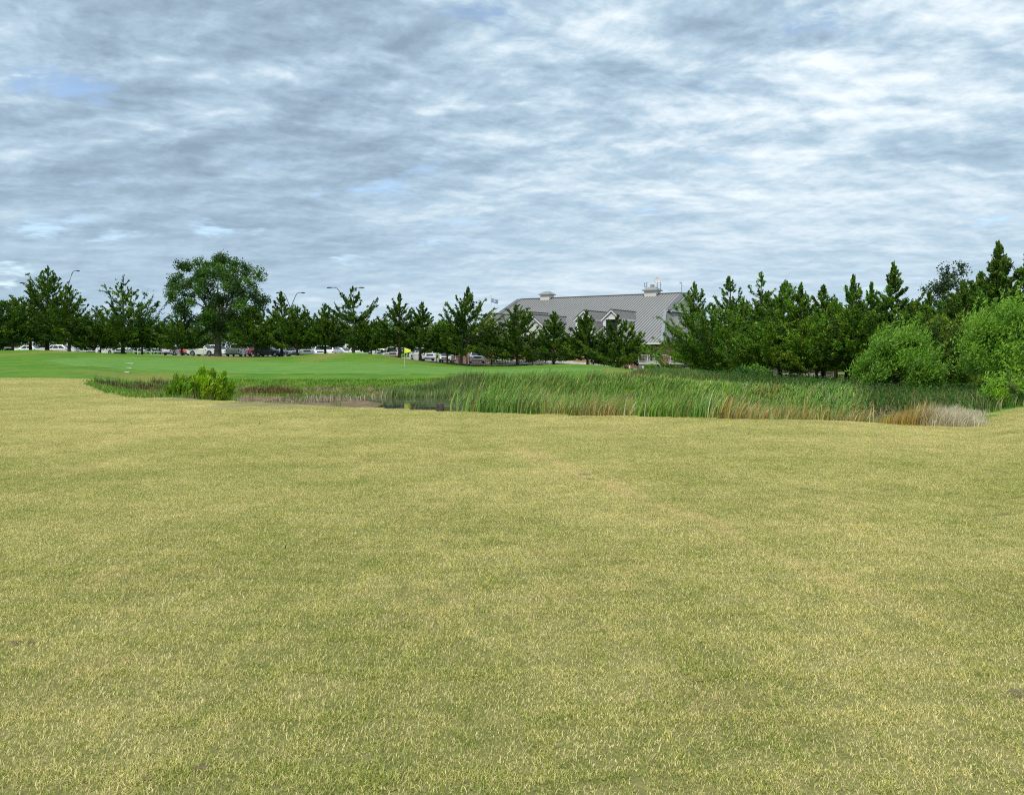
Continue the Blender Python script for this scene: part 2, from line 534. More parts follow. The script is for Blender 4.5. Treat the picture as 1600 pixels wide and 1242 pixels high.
def sheet(name, outline, mat, lift, step=1.0, label=None):
    """a draped sheet with a given outline (world x,y)"""
    P_ = np.array(outline)
    x0, y0 = P_.min(0); x1, y1 = P_.max(0)
    xs = np.arange(x0, x1 + step, step); ys = np.arange(y0, y1 + step, step)
    X, Y = np.meshgrid(xs, ys)
    sd_ = poly_sd(X, Y, P_)
    id_ = np.arange(X.size).reshape(X.shape)
    q = np.stack([id_[:-1, :-1].ravel(), id_[:-1, 1:].ravel(), id_[1:, 1:].ravel(), id_[1:, :-1].ravel()], 1)
    ok = (sd_.ravel()[q] > -0.05).sum(1) >= 3
    Z = ground_z(X, Y) + lift - 0.02 * (sd_ < 0.0)
    me = npmesh(name, np.stack([X.ravel(), Y.ravel(), Z.ravel()], 1), q[ok], mat, smooth=True)
    o = link(name, me); tag(o, label, kind='structure'); return o

# putting green
def mat_green():
    m, t = newmat("putting_green_turf")
    pos = t.node('ShaderNodeNewGeometry').outputs['Position']; x, y, z = t.sep(pos)
    p2 = t.comb(x, y, 0.0)
    n = t.noise(p2, 0.35, 4, 0.6); n2 = t.noise(t.comb(x, t.math('MULTIPLY', y, 0.5), 0.0), 3.0, 4, 0.6)
    stripes = t.noise(t.comb(t.math('MULTIPLY', x, 0.12), y, 0.0), 0.55, 3, 0.6)
    c = t.mix(t.smooth(n, 0.35, 0.65), (0.092, 0.222, 0.024), (0.128, 0.252, 0.034))
    c = t.mix(t.math('MULTIPLY', t.smooth(stripes, 0.50, 0.62), 0.45), c, (0.165, 0.295, 0.065))
    c = t.scalecol(c, t.math('ADD', 0.82, t.math('MULTIPLY', n2, 0.36)))
    principled(t, c, 0.85, spec=0.2)
    return m
pg = [(62, 562.5), (100, 560), (150, 558.5), (200, 558), (260, 559.5), (330, 562.5), (400, 564.5), (500, 566), (580, 567), (640, 569.5), (720, 574.5), (800, 576), (880, 575), (950, 576.5),
      (945, 580), (880, 582), (800, 583.5), (700, 585), (600, 586), (500, 585), (400, 584), (320, 583), (250, 581), (190, 577.5), (130, 574.5), (90, 569)]
sheet("putting_green", [hit(u, v, 40) for u, v in pg], mat_green(), 0.015, 1.0, "smooth blue green putting surface beyond the pond")

def mat_asphalt(name, a, b):
    m, t = newmat(name)
    pos = t.node('ShaderNodeNewGeometry').outputs['Position']
    n = t.noise(pos, 0.5, 5, 0.65); n2 = t.noise(pos, 30, 3, 0.7)
    c = t.mix(t.smooth(n, 0.3, 0.7), a, b)
    c = t.scalecol(c, t.math('ADD', 0.8, t.math('MULTIPLY', n2, 0.4)))
    principled(t, c, 0.85, spec=0.3, normal=bump(t, n2, 0.3, 0.01)); return m
M_ASPH = mat_asphalt("pale_asphalt", (0.20, 0.195, 0.185), (0.28, 0.27, 0.255))
M_CONC = mat_asphalt("concrete", (0.40, 0.375, 0.33), (0.50, 0.47, 0.42))
sheet("parking_lot", [(-105, 122), (-18, 121), (-13, 113), (-3.6, 112), (-4.2, 150), (-12, 152), (-30, 156), (-120, 158)], M_ASPH, 0.06, 1.5, "pale asphalt car park behind the row of trees")
sheet("footpath", [(2, 97), (10, 92), (16.5, 88.5), (20.5, 85), (20.5, 87.5), (16, 92), (11, 97), (3, 102)], M_CONC, 0.10, 0.6, "pale concrete path running down from the car park")

sheet("driveway", [(-8, 108), (-3, 103.8), (6, 103), (12, 99), (14, 101), (10, 109), (6, 111), (-6, 112)], M_CONC, 0.10, 0.6, "pale concrete drive between the black fence and the clubhouse lawn")

# pond
def mat_water():
    m, t = newmat("pond_water")
    pos = t.node('ShaderNodeNewGeometry').outputs['Position']; x, y, z = t.sep(pos)
    n = t.noise(t.comb(x, t.math('MULTIPLY', y, 2.0), 0.0), 2.4, 5, 0.6)
    scum = t.smooth(t.noise(t.comb(t.math('MULTIPLY', x, 0.5), t.math('MULTIPLY', y, 2.2), 0.0), 0.9, 5, 0.65), 0.56, 0.66)
    base = t.mix(t.math('MULTIPLY', scum, 0.7), (0.050, 0.050, 0.028), (0.16, 0.17, 0.085))
    r = t.math('ADD', 0.06, t.math('MULTIPLY', scum, 0.5))
    principled(t, base, r, spec=0.36, normal=bump(t, n, 0.05, 0.01)); return m
bx0, by0 = BASIN.min(0) - 1; bx1, by1 = BASIN.max(0) + 1
ws = MB()
wx = np.linspace(-13.5, bx1, 14)
ws.v = [(-14, 20, WATER_Z), (bx1, by0, WATER_Z), (bx1, by1, WATER_Z), (-14, by1, WATER_Z)]; ws.f = [(0, 1, 2, 3)]
tag(ws.build("pond_water", mat_water()), "murky brown green pond water between mud and reeds", kind='structure')

# ------------------------------------------------------------------ blades (numpy)
def blades(P0, L, lean, az, W, seg=3, curl=1.0, droop=None):
    """curved tapered strips. P0 (n,3), L length, lean = tip angle from vertical, az = heading.
       returns V, Q, T, index of blade per vertex"""
    n = len(P0)
    t = np.linspace(0, 1, seg + 1)
    ang = lean[:, None] * (t[None, :] ** curl) 
    dl = (L / seg)[:, None]
    h = np.zeros((n, seg + 1)); z = np.zeros((n, seg + 1))
    for k in range(1, seg + 1):
        a = 0.5 * (ang[:, k] + ang[:, k - 1])
        h[:, k] = h[:, k - 1] + np.sin(a) * dl[:, 0]
        z[:, k] = z[:, k - 1] + np.cos(a) * dl[:, 0]
    ca, sa = np.cos(az), np.sin(az)
    cx = P0[:, 0][:, None] + ca[:, None] * h; cy = P0[:, 1][:, None] + sa[:, None] * h; cz = P0[:, 2][:, None] + z
    tw = az + np.pi / 2 + np.random.uniform(-0.9, 0.9, n)
    wv = W[:, None] * (1 - t[None, :]) ** 0.7 * 0.5
    wx_ = np.cos(tw)[:, None] * wv; wy_ = np.sin(tw)[:, None] * wv
    per = 2 * seg + 1
    Vv = np.zeros((n, per, 3))
    Vv[:, 0:2 * seg:2, 0] = (cx - wx_)[:, :seg]; Vv[:, 0:2 * seg:2, 1] = (cy - wy_)[:, :seg]; Vv[:, 0:2 * seg:2, 2] = cz[:, :seg]
    Vv[:, 1:2 * seg:2, 0] = (cx + wx_)[:, :seg]; Vv[:, 1:2 * seg:2, 1] = (cy + wy_)[:, :seg]; Vv[:, 1:2 * seg:2, 2] = cz[:, :seg]
    Vv[:, -1, 0] = cx[:, -1]; Vv[:, -1, 1] = cy[:, -1]; Vv[:, -1, 2] = cz[:, -1]
    base = (np.arange(n) * per)[:, None]
    Qs = [base + np.array([[2 * k, 2 * k + 1, 2 * k + 3, 2 * k + 2]]) for k in range(seg - 1)]
    Qa = np.concatenate(Qs, 0) if Qs else None
    Ta = base + np.array([[2 * seg - 2, 2 * seg - 1, 2 * seg]])
    return Vv.reshape(-1, 3), Qa, Ta, np.repeat(np.arange(n), per)

def mat_leaf(name, transl=0.35, rough=0.6, spec=0.25):
    m, t = newmat(name)
    a = t.node('ShaderNodeAttribute', attribute_name='tint')
    c = a.outputs['Color']
    b = t.node('ShaderNodeBsdfPrincipled', {'Base Color': c, 'Roughness': rough, 'Specular IOR Level': spec})
    tr = t.node('ShaderNodeBsdfTranslucent', {'Color': t.scalecol(c, 1.1)})
    mx = t.node('ShaderNodeMixShader', {0: transl, 1: b.outputs[0], 2: tr.outputs[0]})
    t.node('ShaderNodeOutputMaterial', {'Surface': mx.outputs[0]})
    return m
M_REED = mat_leaf("reed_blades", 0.3, 0.55)
M_CEDAR = mat_leaf("cedar_foliage", 0.22, 0.7, 0.12)
M_BROAD = mat_leaf("broadleaf_foliage", 0.30, 0.55, 0.25)

# near lawn blades: tiles of real blades instanced over the turf
def mat_blade():
    m, t = newmat("lawn_blades")
    a = t.node('ShaderNodeAttribute', attribute_name='tint')
    r, g_, b_ = t.sep(a.outputs['Vector'])
    lg = t.node('ShaderNodeGroup'); lg.node_tree = LAWN_G
    S, B = lg.outputs[0], lg.outputs[1]
    f = t.smooth(t.math('SUBTRACT', S, r), -0.06, 0.06)
    st = t.mix(B, STRAW, STRAW_BROWN)
    c = t.mix(f, t.mix(g_, (0.18, 0.25, 0.032), (0.56, 0.58, 0.13)), t.scalecol(st, t.math('ADD', 0.66, t.math('MULTIPLY', g_, 0.74))))
    b = t.node('ShaderNodeBsdfPrincipled', {'Base Color': c, 'Roughness': 0.6, 'Specular IOR Level': 0.2})
    tr = t.node('ShaderNodeBsdfTranslucent', {'Color': c})
    mx = t.node('ShaderNodeMixShader', {0: 0.3, 1: b.outputs[0], 2: tr.outputs[0]})
    t.node('ShaderNodeOutputMaterial', {'Surface': mx.outputs[0]})
    return m
M_BLADE = mat_blade()
TILE = 0.5
tiles = []
for k in range(5):
    np.random.seed(100 + k)
    n = 5400
    P0 = np.zeros((n, 3)); P0[:, :2] = np.random.uniform(-TILE / 2 - .02, TILE / 2 + .02, (n, 2)); P0[:, 2] = 0.004
    L = np.random.gamma(5, 0.0023, n) + 0.007
    lean = np.random.uniform(0.9, 2.7, n)
    az = np.random.uniform(0, 2 * np.pi, n)
    W = np.random.uniform(0.0018, 0.0034, n)
    Vb, Qb, Tb, bi = blades(P0, L, lean, az, W, seg=3, curl=0.9)
    cc = np.stack([np.random.rand(n), np.random.rand(n), np.zeros(n)], 1)[bi]
    o = bpy.data.objects.new("lawn_tile", npmesh("lawn_tile", Vb, Qb, M_BLADE, Tb, col=cc))
    tiles.append(o)

def instance_points(name, pts, idx, rot, scl, protos, label, mat):
    me = bpy.data.meshes.new(name)
    me.vertices.add(len(pts)); me.vertices.foreach_set('co', np.asarray(pts, np.float32).ravel())
    for nm, arr, typ in (('pick', idx, 'INT'), ('size', scl, 'FLOAT')):
        a = me.attributes.new(nm, typ, 'POINT'); a.data.foreach_set('value', np.asarray(arr).astype(np.int32 if typ == 'INT' else np.float32))
    a = me.attributes.new('turn', 'FLOAT_VECTOR', 'POINT'); a.data.foreach_set('vector', np.asarray(rot, np.float32).ravel())
    me.materials.append(mat)
    o = link(name, me)
    g = bpy.data.node_groups.new(name, 'GeometryNodeTree')
    g.interface.new_socket('Geometry', in_out='INPUT', socket_type='NodeSocketGeometry')
    g.interface.new_socket('Geometry', in_out='OUTPUT', socket_type='NodeSocketGeometry')
    t = NT(g)
    gi = t.node('NodeGroupInput'); go = t.node('NodeGroupOutput')
    gather = t.node('GeometryNodeGeometryToInstance')
    for p in reversed(protos):
        oi = t.node('GeometryNodeObjectInfo'); oi.inputs['Object'].default_value = p
        oi.inputs['As Instance'].default_value = True
        t.l.new(oi.outputs['Geometry'], gather.inputs[0])
    m2p = t.node('GeometryNodeMeshToPoints', {0: gi.outputs[0]})
    def named(nm, typ):
        nd = t.node('GeometryNodeInputNamedAttribute', data_type=typ); nd.inputs[0].default_value = nm
        return nd.outputs[0]
    # join keeps every prototype as its own instance
    join = t.node('GeometryNodeJoinGeometry')
    t.n.remove(gather)
    for nd in [n_ for n_ in t.n if n_.bl_idname == 'GeometryNodeObjectInfo']:
        t.l.new(nd.outputs['Geometry'], join.inputs[0])
    iop = t.node('GeometryNodeInstanceOnPoints')
    t.l.new(m2p.outputs[0], iop.inputs['Points'])
    t.l.new(join.outputs[0], iop.inputs['Instance'])
    iop.inputs['Pick Instance'].default_value = True
    t.l.new(named('pick', 'INT'), iop.inputs['Instance Index'])
    e2r = t.node('FunctionNodeEulerToRotation'); t.l.new(named('turn', 'FLOAT_VECTOR'), e2r.inputs[0])
    t.l.new(e2r.outputs[0], iop.inputs['Rotation'])
    t.l.new(named('size', 'FLOAT'), iop.inputs['Scale'])
    t.l.new(iop.outputs[0], go.inputs[0])
    md = o.modifiers.new("scatter", 'NODES'); md.node_group = g
    tag(o, label, kind='stuff')
    return o

np.random.seed(5)
tx = []; ty = []
yv = -1.0
while yv < 47:
    half = 0.70 * max(yv, 0) + 3.0
    for xv in np.arange(-half, half, TILE * 0.94):
        tx.append(xv); ty.append(yv)
    yv += TILE * 0.94
tx = np.array(tx) + np.random.uniform(-.05, .05, len(tx)); ty = np.array(ty) + np.random.uniform(-.05, .05, len(ty))
okm = poly_sd(tx, ty, BASIN) < np.random.uniform(-.28, .06, len(tx))
okm &= ~((tx > -9) & (ty > 22.5)) & (ty < 46)
okm &= (ty < 26) | (tx < -12)
tx, ty = tx[okm], ty[okm]
pts = np.stack([tx, ty, ground_z(tx, ty)], 1)
nT = len(pts)
gxs = (ground_z(tx + .2, ty) - ground_z(tx - .2, ty)) / .4; gys = (ground_z(tx, ty + .2) - ground_z(tx, ty - .2)) / .4
yaw = np.random.randint(0, 4, nT) * math.pi / 2 + np.random.uniform(-.15, .15, nT)
turns = []
for i_ in range(nT):
    q_ = Vector((-gxs[i_], -gys[i_], 1)).normalized().to_track_quat('Z', 'Y').to_matrix() @ Matrix.Rotation(yaw[i_], 3, 'Z')
    turns.append(tuple(q_.to_euler()))
instance_points("lawn_grass", pts, np.random.randint(0, 5, nT), turns,
                np.random.uniform(0.95, 1.15, nT), tiles, "short straw and green turf blades of the near lawn", M_BLADE)

# ------------------------------------------------------------------ trees
M_BARK = simple("cedar_bark", (0.085, 0.062, 0.048), 0.9, var=0.35, scale=2.0, spec=0.1)
M_BARK_GREY = simple("grey_bark", (0.15, 0.135, 0.115), 0.9, var=0.3, scale=2.0, spec=0.1)
M_BARK_RED = simple("red_bark", (0.16, 0.075, 0.05), 0.9, var=0.3, scale=2.0, spec=0.1)

def rnd_unit(n):
    v = np.random.normal(0, 1, (n, 3)); return v / np.linalg.norm(v, axis=1)[:, None]

def leaf_faces(C, D, L, W, col, jit=0.12):
    """rhombic leaf sprays: centre C, direction D (unit), length L, width W"""
    n = len(C)
    side = np.cross(D, rnd_unit(n)); side /= (np.linalg.norm(side, axis=1)[:, None] + 1e-9)
    a = C - D * (L / 2)[:, None]; b = C + D * (L / 2)[:, None]
    mid = C - D * (L * 0.08)[:, None]
    s1 = mid + side * (W / 2)[:, None]; s2 = mid - side * (W / 2)[:, None]
    V = np.stack([a, s1, b, s2], 1).reshape(-1, 3)
    Q = np.arange(n * 4).reshape(n, 4)
    c = np.repeat(col * (1 + np.random.uniform(-jit, jit, (n, 1))), 4, axis=0)
    return V, Q, np.clip(c, 0, 1)

def pick_tones(n, tones, weights=None):
    t = np.array(tones); k = np.random.choice(len(t), n, p=weights)
    return t[k]

CEDAR_T = [(0.056, 0.118, 0.011), (0.078, 0.157, 0.013), (0.113, 0.194, 0.015), (0.046, 0.100, 0.015)]
CEDAR_LIGHT = [(0.107, 0.230, 0.019), (0.150, 0.282, 0.022), (0.083, 0.183, 0.017), (0.186, 0.273, 0.025)]
CEDAR_OLIVE = [(0.085, 0.154, 0.022), (0.121, 0.186, 0.027), (0.064, 0.130, 0.020)]
OAK_T = [(0.053, 0.117, 0.017), (0.077, 0.162, 0.024), (0.100, 0.199, 0.024), (0.044, 0.098, 0.022)]
FAR_T = [(0.049, 0.089, 0.021), (0.065, 0.113, 0.024), (0.084, 0.130, 0.029)]
BRIGHT_T = [(0.158, 0.317, 0.025), (0.213, 0.395, 0.036), (0.114, 0.248, 0.023), (0.250, 0.426, 0.057)]
YEL_T = [(0.235, 0.422, 0.018), (0.312, 0.513, 0.022), (0.183, 0.338, 0.020), (0.364, 0.495, 0.030)]

def cedar_mesh(h, R, seed, n=5200, nb=70, clear=0.12, leaf=0.22, tones=CEDAR_T, prof=None, lean=0.0, tops=1, open_=0.0, up=0.30, lobes=0.25, rag=0.3, width_pow=0.98):
    """crown and trunk meshes of a juniper-like tree; R = crown half width"""
    n = int(n * 2.7); nb = int(nb * 1.3); leaf = leaf * .86
    rs = np.random.RandomState(seed); np.random.seed(seed)
    prof = prof or [(0.0, 0.55), (0.12, 0.92), (0.3, 1.0), (0.5, 0.84), (0.7, 0.56), (0.85, 0.30), (0.95, 0.12), (1.0, 0.03)]
    pt = [p[0] for p in prof]; pr = [p[1] for p in prof]
    # leaders
    lead = [(0.0, 0.0, 1.0)]
    for k in range(tops - 1):
        a = rs.rand() * 6.28
        lead.append((math.cos(a) * R * 0.34, math.sin(a) * R * 0.34, 0.80 + 0.17 * rs.rand()))
    t = clear + (1 - clear) * (np.linspace(0, 1, nb) ** width_pow)
    t = np.clip(t + rs.uniform(-0.02, 0.02, nb), clear, 1)
    az = (np.arange(nb) * 2.399 + rs.uniform(-0.5, 0.5, nb))
    li = rs.randint(0, len(lead), nb)
    tt = (t - clear) / (1 - clear)
    lob = 1 + lobes * np.sin(az * 2 + rs.rand() * 6) * np.cos(tt * 7 + rs.rand() * 6)
    Lb = np.interp(tt, pt, pr) * R * lob * (1 + rag * rs.uniform(-1, 0.6, nb))
    Lb = Lb * (1 - .30 * tt ** 3)
    Lb = Lb * np.where(tt > .55, rs.uniform(.5, 1.6, nb), rs.uniform(.92, 1.15, nb))
    Lb = np.maximum(Lb, 0.12 * R * 0.3 + 0.18)
    lx = np.array([l[0] for l in lead])[li]; ly = np.array([l[1] for l in lead])[li]; lh = np.array([l[2] for l in lead])[li]
    elev = np.interp(tt, [0, 0.35, 1], [up * 0.1, up * 0.9, up * 3.2]) + rs.uniform(-0.2, 0.25, nb)
    tipz = t * h * (1 - (1 - lh) * tt)
    basez = np.maximum(tipz - np.tan(np.clip(elev, -0.4, 1.35)) * Lb * 0.9, clear * h * 0.55)
    k_ = np.clip(tt * 1.3, 0, 1)
    leanx = lean * h
    B = np.stack([lx * k_ + leanx * (basez / h) ** 1.5, ly * k_, basez], 1)
    dirh = np.stack([np.cos(az), np.sin(az)], 1)
    E = np.stack([lx * k_ + leanx * (tipz / h) ** 1.5 + dirh[:, 0] * Lb + 0.25 * lean * Lb, ly * k_ + dirh[:, 1] * Lb, tipz], 1)
    # a spike of foliage on each leader
    SB = []; SE = []
    for (ax_, ay_, hh) in lead:
        for q in range(3):
            SB.append((ax_ + leanx * (hh * .88) ** 1.5, ay_, h * hh * 0.88)); SE.append((ax_ + leanx * hh ** 1.5 + rs.uniform(-.1, .1) * R * .4, ay_ + rs.uniform(-.1, .1) * R * .4, h * hh * (1.0 - 0.05 * q)))
    B = np.vstack([B, SB]); E = np.vstack([E, SE]); nbb = len(B)
    Len = np.linalg.norm(E - B, axis=1)
    wgt = Len ** 1.1; wgt[-len(SB):] *= 0.45; wgt /= wgt.sum()
    bi = np.random.choice(nbb, n, p=wgt)
    a = np.random.beta(1.9, 1.25, n)
    a = 0.12 + 0.9 * a
    D = (E - B)[bi]; Dn = D / np.linalg.norm(D, axis=1)[:, None]
    # branch curves upwards at the tip
    sag = np.zeros((n, 3)); sag[:, 2] = -0.16 * Len[bi] * np.sin(np.pi * np.clip(a, 0, 1))
    # plumes: each branch carries a few side sprays
    npl = 7
    pa = rs.uniform(0.15, 1.0, (nbb, npl)); pd = rs.normal(0, 1, (nbb, npl, 3)); pd[:, :, 2] = np.abs(pd[:, :, 2]) * 0.35
    pk = np.random.randint(0, npl, n)
    pa_ = pa[bi, pk]; pd_ = pd[bi, pk]
    pl = Len[bi] * 0.24 * (1.15 - 0.8 * pa_)
    s = np.random.rand(n) ** 0.7
    C1 = B[bi] + D * pa_[:, None] + np.stack([np.zeros(n), np.zeros(n), -0.16 * Len[bi] * np.sin(np.pi * pa_)], 1) + (pd_ * 0.6 + Dn * 0.8) * (pl * s)[:, None]
    C0 = B[bi] + D * a[:, None] + sag
    use = np.random.rand(n) < 0.62
    C = np.where(use[:, None], C1, C0)
    C += np.random.normal(0, 1, (n, 3)) * (0.035 + 0.035 * (Len[bi] * (1.1 - np.clip(a, 0, 1)))[:, None]) * np.array([1, 1, 0.7])
    # the crown closes to a point
    if tops == 1:
        ax0 = leanx * np.clip(C[:, 2] / h, 0, 1.05) ** 1.5
        z_c = rs.uniform(.78, .94)
        k2 = 1 - rs.uniform(.5, .88) * np.clip((C[:, 2] / h - z_c) / (1 - z_c), 0, 1)
        C[:, 0] += rs.uniform(-.5, .6) * R * .22 * np.clip((C[:, 2] / h - .7) / .3, 0, 1) ** 2
        C[:, 0] = ax0 + (C[:, 0] - ax0) * k2; C[:, 1] *= k2
    # holes
    if open_ > 0:
        hx = wob(C[:, 0] * 1.0 + 3.1 * seed, C[:, 2], 2.6, seed % 17) + 0.6 * wob(C[:, 1], C[:, 2], 3.1, seed % 13)
        keep = hx > (-1.0 + 1.25 * open_)
        C = C[keep]; Dn = Dn[keep]; bi = bi[keep]
    m = len(C)
    dd = Dn * 1.0 + np.random.normal(0, 0.55, (m, 3)); dd[:, 2] += 0.28; dd[:, 0] += 0.35 * lean
    dd /= np.linalg.norm(dd, axis=1)[:, None]
    L = np.random.uniform(0.8, 1.7, m) * leaf * 1.12; W = np.random.uniform(0.38, 0.66, m) * leaf * 1.12
    btone = pick_tones(nbb, tones) * rs.uniform(0.78, 1.28, (nbb, 1))
    V, Q, c = leaf_faces(C, dd, L, W, btone[bi], 0.28)
    # trunk with limbs
    mb = MB()
    tr = max(0.09, 0.021 * h)
    zz = [ -0.25, 0.0, 0.25 * h, 0.5 * h, 0.75 * h, 0.93 * h]
    mb.tube([(leanx * max(z / h, 0) ** 1.5 + rs.uniform(-.02, .02) * h * .3 * (z > 0), rs.uniform(-.02, .02) * h * .3 * (z > 0), z) for z in zz],
            [tr * 1.45, tr * 1.2, tr * .85, tr * .6, tr * .35, tr * .1], 9)
    order = np.argsort(-Len[:nb])[:24]
    for j in order:
        b0 = B[j].copy(); b0[0] = leanx * (b0[2] / h) ** 1.5 + (b0[0] - leanx * (b0[2] / h) ** 1.5); p0 = Vector((leanx * (b0[2] / h) ** 1.5, 0, b0[2] * 0.96)); e = Vector(E[j])
        mmid = p0.lerp(e, 0.5) + Vector((0, 0, -0.13 * Len[j]))
        mb.tube([p0, mmid, e], [tr * .26, tr * .17, tr * .05], 4, cap=False)
    return (V, Q, c), mb

def broad_mesh(h, R, seed, n=7000, boxy=False, lobes_n=0, nc=60, clear=0.22, leaf=0.2, tones=OAK_T, crad=0.9, zsq=1.0, shell=0.55, trunk_r=0.4, updir=0.0, lean=0.0, long_=1.0):
    rs = np.random.RandomState(seed); np.random.seed(seed)
    cz = h * (clear + 1) / 2; hz = h * (1 - clear) / 2
    # clusters through an irregular crown
    dirs = rs.normal(0, 1, (nc, 3)); dirs /= np.linalg.norm(dirs, axis=1)[:, None]
    lob = 1 + 0.24 * np.sin(dirs[:, 0] * 4 + seed) + 0.18 * np.sin(dirs[:, 2] * 5 + seed * 2) + 0.10 * rs.normal(0, 1, nc)
    rad = rs.uniform(shell, 1.0, nc) ** 0.6 * lob
    cr_ = crad * rs.uniform(0.65, 1.25, nc)
    CC = dirs * rad[:, None] * np.array([max(R - crad * .7, .3), max(R - crad * .7, .3), max(hz - crad * 0.6, .3)])
    if boxy:
        zz = np.clip(np.linspace(-.98, .98, nc) + rs.uniform(-.06, .06, nc), -1, 1); aa = np.arange(nc) * 2.399 + rs.uniform(-.4, .4, nc)
        rh = (1 - np.abs(zz) ** 2.4) ** .5 * np.where(np.arange(nc) % 4 == 0, .4, rs.uniform(.72, 1.08, nc)) * (1 + .10 * np.sin(aa * 3 + zz * 4))
        CC = np.stack([np.cos(aa) * rh * (R - crad * .6), np.sin(aa) * rh * (R - crad * .6), zz * (hz - crad * .6)], 1)
    if lobes_n:
        ln = lobes_n; la = np.arange(ln) * 2.399 + rs.rand(); lr = np.sqrt((np.arange(ln) + .3) / ln) * R * .72
        lt = 1 - .42 * (lr / R) ** 1.5 + rs.uniform(-.16, .10, ln)          # relative height of each plume
        li_ = rs.randint(0, ln, nc); q_ = rs.uniform(0, 1, nc) ** .8
        wl = R * .29 * np.sqrt(np.clip(1 - (q_ * 1.02 - .35) ** 2 / .55, .06, 1)); a2 = rs.uniform(0, 6.283, nc)
        CC = np.stack([np.cos(la[li_]) * lr[li_] + np.cos(a2) * wl * .8, np.sin(la[li_]) * lr[li_] + np.sin(a2) * wl * .8, (q_ * lt[li_] * 2 - 1) * hz + (1 - q_) * crad * .5], 1)
    low = np.clip(-CC[:, 2] / hz, 0, 1); CC[:, 0] *= (1 - 0.06 * low); CC[:, 1] *= (1 - 0.06 * low)
    CC[:, 2] += cz; CC[:, 0] += lean * CC[:, 2]
    wg = cr_ ** 2; wg /= wg.sum()
    ci = np.random.choice(nc, n, p=wg)
    u = rnd_unit(n); u[:, 2] = u[:, 2] * 0.8 + 0.10
    r = np.random.rand(n) ** 0.42
    # leaves gather in twig sprays
    nt = 9
    td = rs.normal(0, 1, (nc, nt, 3)); td /= np.linalg.norm(td, axis=2)[:, :, None]
    tk = np.random.randint(0, nt, n)
    u = u * 0.62 + td[ci, tk] * 0.62
    C = CC[ci] + u * (r * cr_[ci])[:, None]
    C[:, 2] += 0.10 * cr_[ci]
    if updir:                                     # stray shoots that break the outline
        sdir = rs.normal(0, .5, (nc, 3)); sdir[:, 2] = np.abs(sdir[:, 2]) + .9; sdir[:, 0] += .35
        sdir /= np.linalg.norm(sdir, axis=1)[:, None]
        q = np.random.rand(n) < .16
        C[q] = CC[ci[q]] + sdir[ci[q]] * (np.random.uniform(.3, 2.1, q.sum()) * cr_[ci[q]])[:, None] + np.random.normal(0, .035, (q.sum(), 3))
    if updir:
        dd = u * 0.5 + np.array([lean * 1.5 + 0.35, 0, updir]) + np.random.normal(0, 0.45, (n, 3))
    else:
        dd = rnd_unit(n) + u * 0.3
    dd /= np.linalg.norm(dd, axis=1)[:, None]
    L = np.random.uniform(0.7, 1.35, n) * leaf * long_; W = np.random.uniform(0.5, 0.85, n) * leaf / (long_ ** 0.7)
    tone = pick_tones(nc, tones) * rs.uniform(0.80, 1.22, (nc, 1))
    V, Q, c = leaf_faces(C, dd, L, W, tone[ci], 0.25)
    mb = MB()
    tr = trunk_r
    fork = h * clear * 1.05
    mb.tube([(0, 0, -0.3), (0.02, 0, 0), (0.05, 0.03, fork * .5), (lean * fork, 0.0, fork), (lean * cz, 0.1, fork + (cz - fork) * .55), (lean * cz, 0, cz)],
            [tr * 1.5, tr * 1.18, tr * 0.95, tr * .85, tr * .5, tr * .12], 10)
    for j in rs.choice(nc, min(nc, 26), replace=False):
        e = Vector(CC[j]); z0 = fork * rs.uniform(0.75, 1.0) + max(0, (e.z - fork)) * rs.uniform(0.0, 0.45)
        p0 = Vector((lean * z0, 0, z0)); k = p0.lerp(e, 0.5) + Vector((rs.uniform(-.2, .2), rs.uniform(-.2, .2), 0.10 * (e - p0).length))
        mb.tube([p0, k, e], [tr * .38, tr * .24, tr * .07], 5, cap=False)
    return (V, Q, c), mb

N_TREES = 0
def place_tree(name, crown, mb, loc, bark, mat, label, cat, group, rz=0.0, trunk=True):
    global N_TREES; N_TREES += 1
    root = empty(name, loc, rz, label, cat, group)
    V, Q, c = crown
    link("crown", npmesh("crown", V, Q, mat, col=c), root)
    if trunk: mb.build("trunk", bark, root, smooth=True)
    return root

def tree_at(u, vtop, Y, hw, kind, label, seed, group, zoff=0.0, **kw):
    p = at(u, Y, zoff)
    h = (CAMZ - (vtop - HOR) / F * Y) - p.z
    R = hw * Y / F * (1.38 if kind == 'cedar' else 1.06)
    bark = kw.pop('bark', M_BARK)
    trunk = kw.pop('trunk', True)
    if kind == 'cedar':
        cr_, mb = cedar_mesh(h, R, seed, **kw)
        return place_tree("cedar_tree", cr_, mb, p, bark, M_CEDAR, label, "tree", group, trunk=trunk)
    if kind == 'oak':
        cr_, mb = broad_mesh(h, R, seed, **kw)
        return place_tree("oak_tree", cr_, mb, p, bark, M_BROAD, label, "tree", group)
    if kind == 'shrub':
        cr_, mb = broad_mesh(h, R, seed, **kw)
        return place_tree("shrub", cr_, mb, p, bark, M_BROAD, label, "shrub", group)
    cr_, mb = broad_mesh(h, R, seed, **kw)
    return place_tree("broadleaf_tree", cr_, mb, p, bark, M_BROAD, label, "tree", group)

GA = "trees in front of the car park"
GB = "cedars in front of the clubhouse"
GC = "trees of the belt beside the pond"
GD = "far trees beyond the car park"
BUSHY = [(0, .62), (.15, .95), (.35, 1), (.6, .9), (.8, .62), (.93, .3), (1, .1)]
ROUND = [(0, .6), (.2, .95), (.45, 1), (.7, .82), (.9, .5), (1, .18)]
SPIRE = [(0, .75), (.15, 1), (.35, .95), (.55, .66), (.70, .42), (.84, .25), (.94, .11), (1, .02)]
FLAT = [(0, .75), (.2, 1.0), (.5, .95), (.8, .7), (1, .35)]

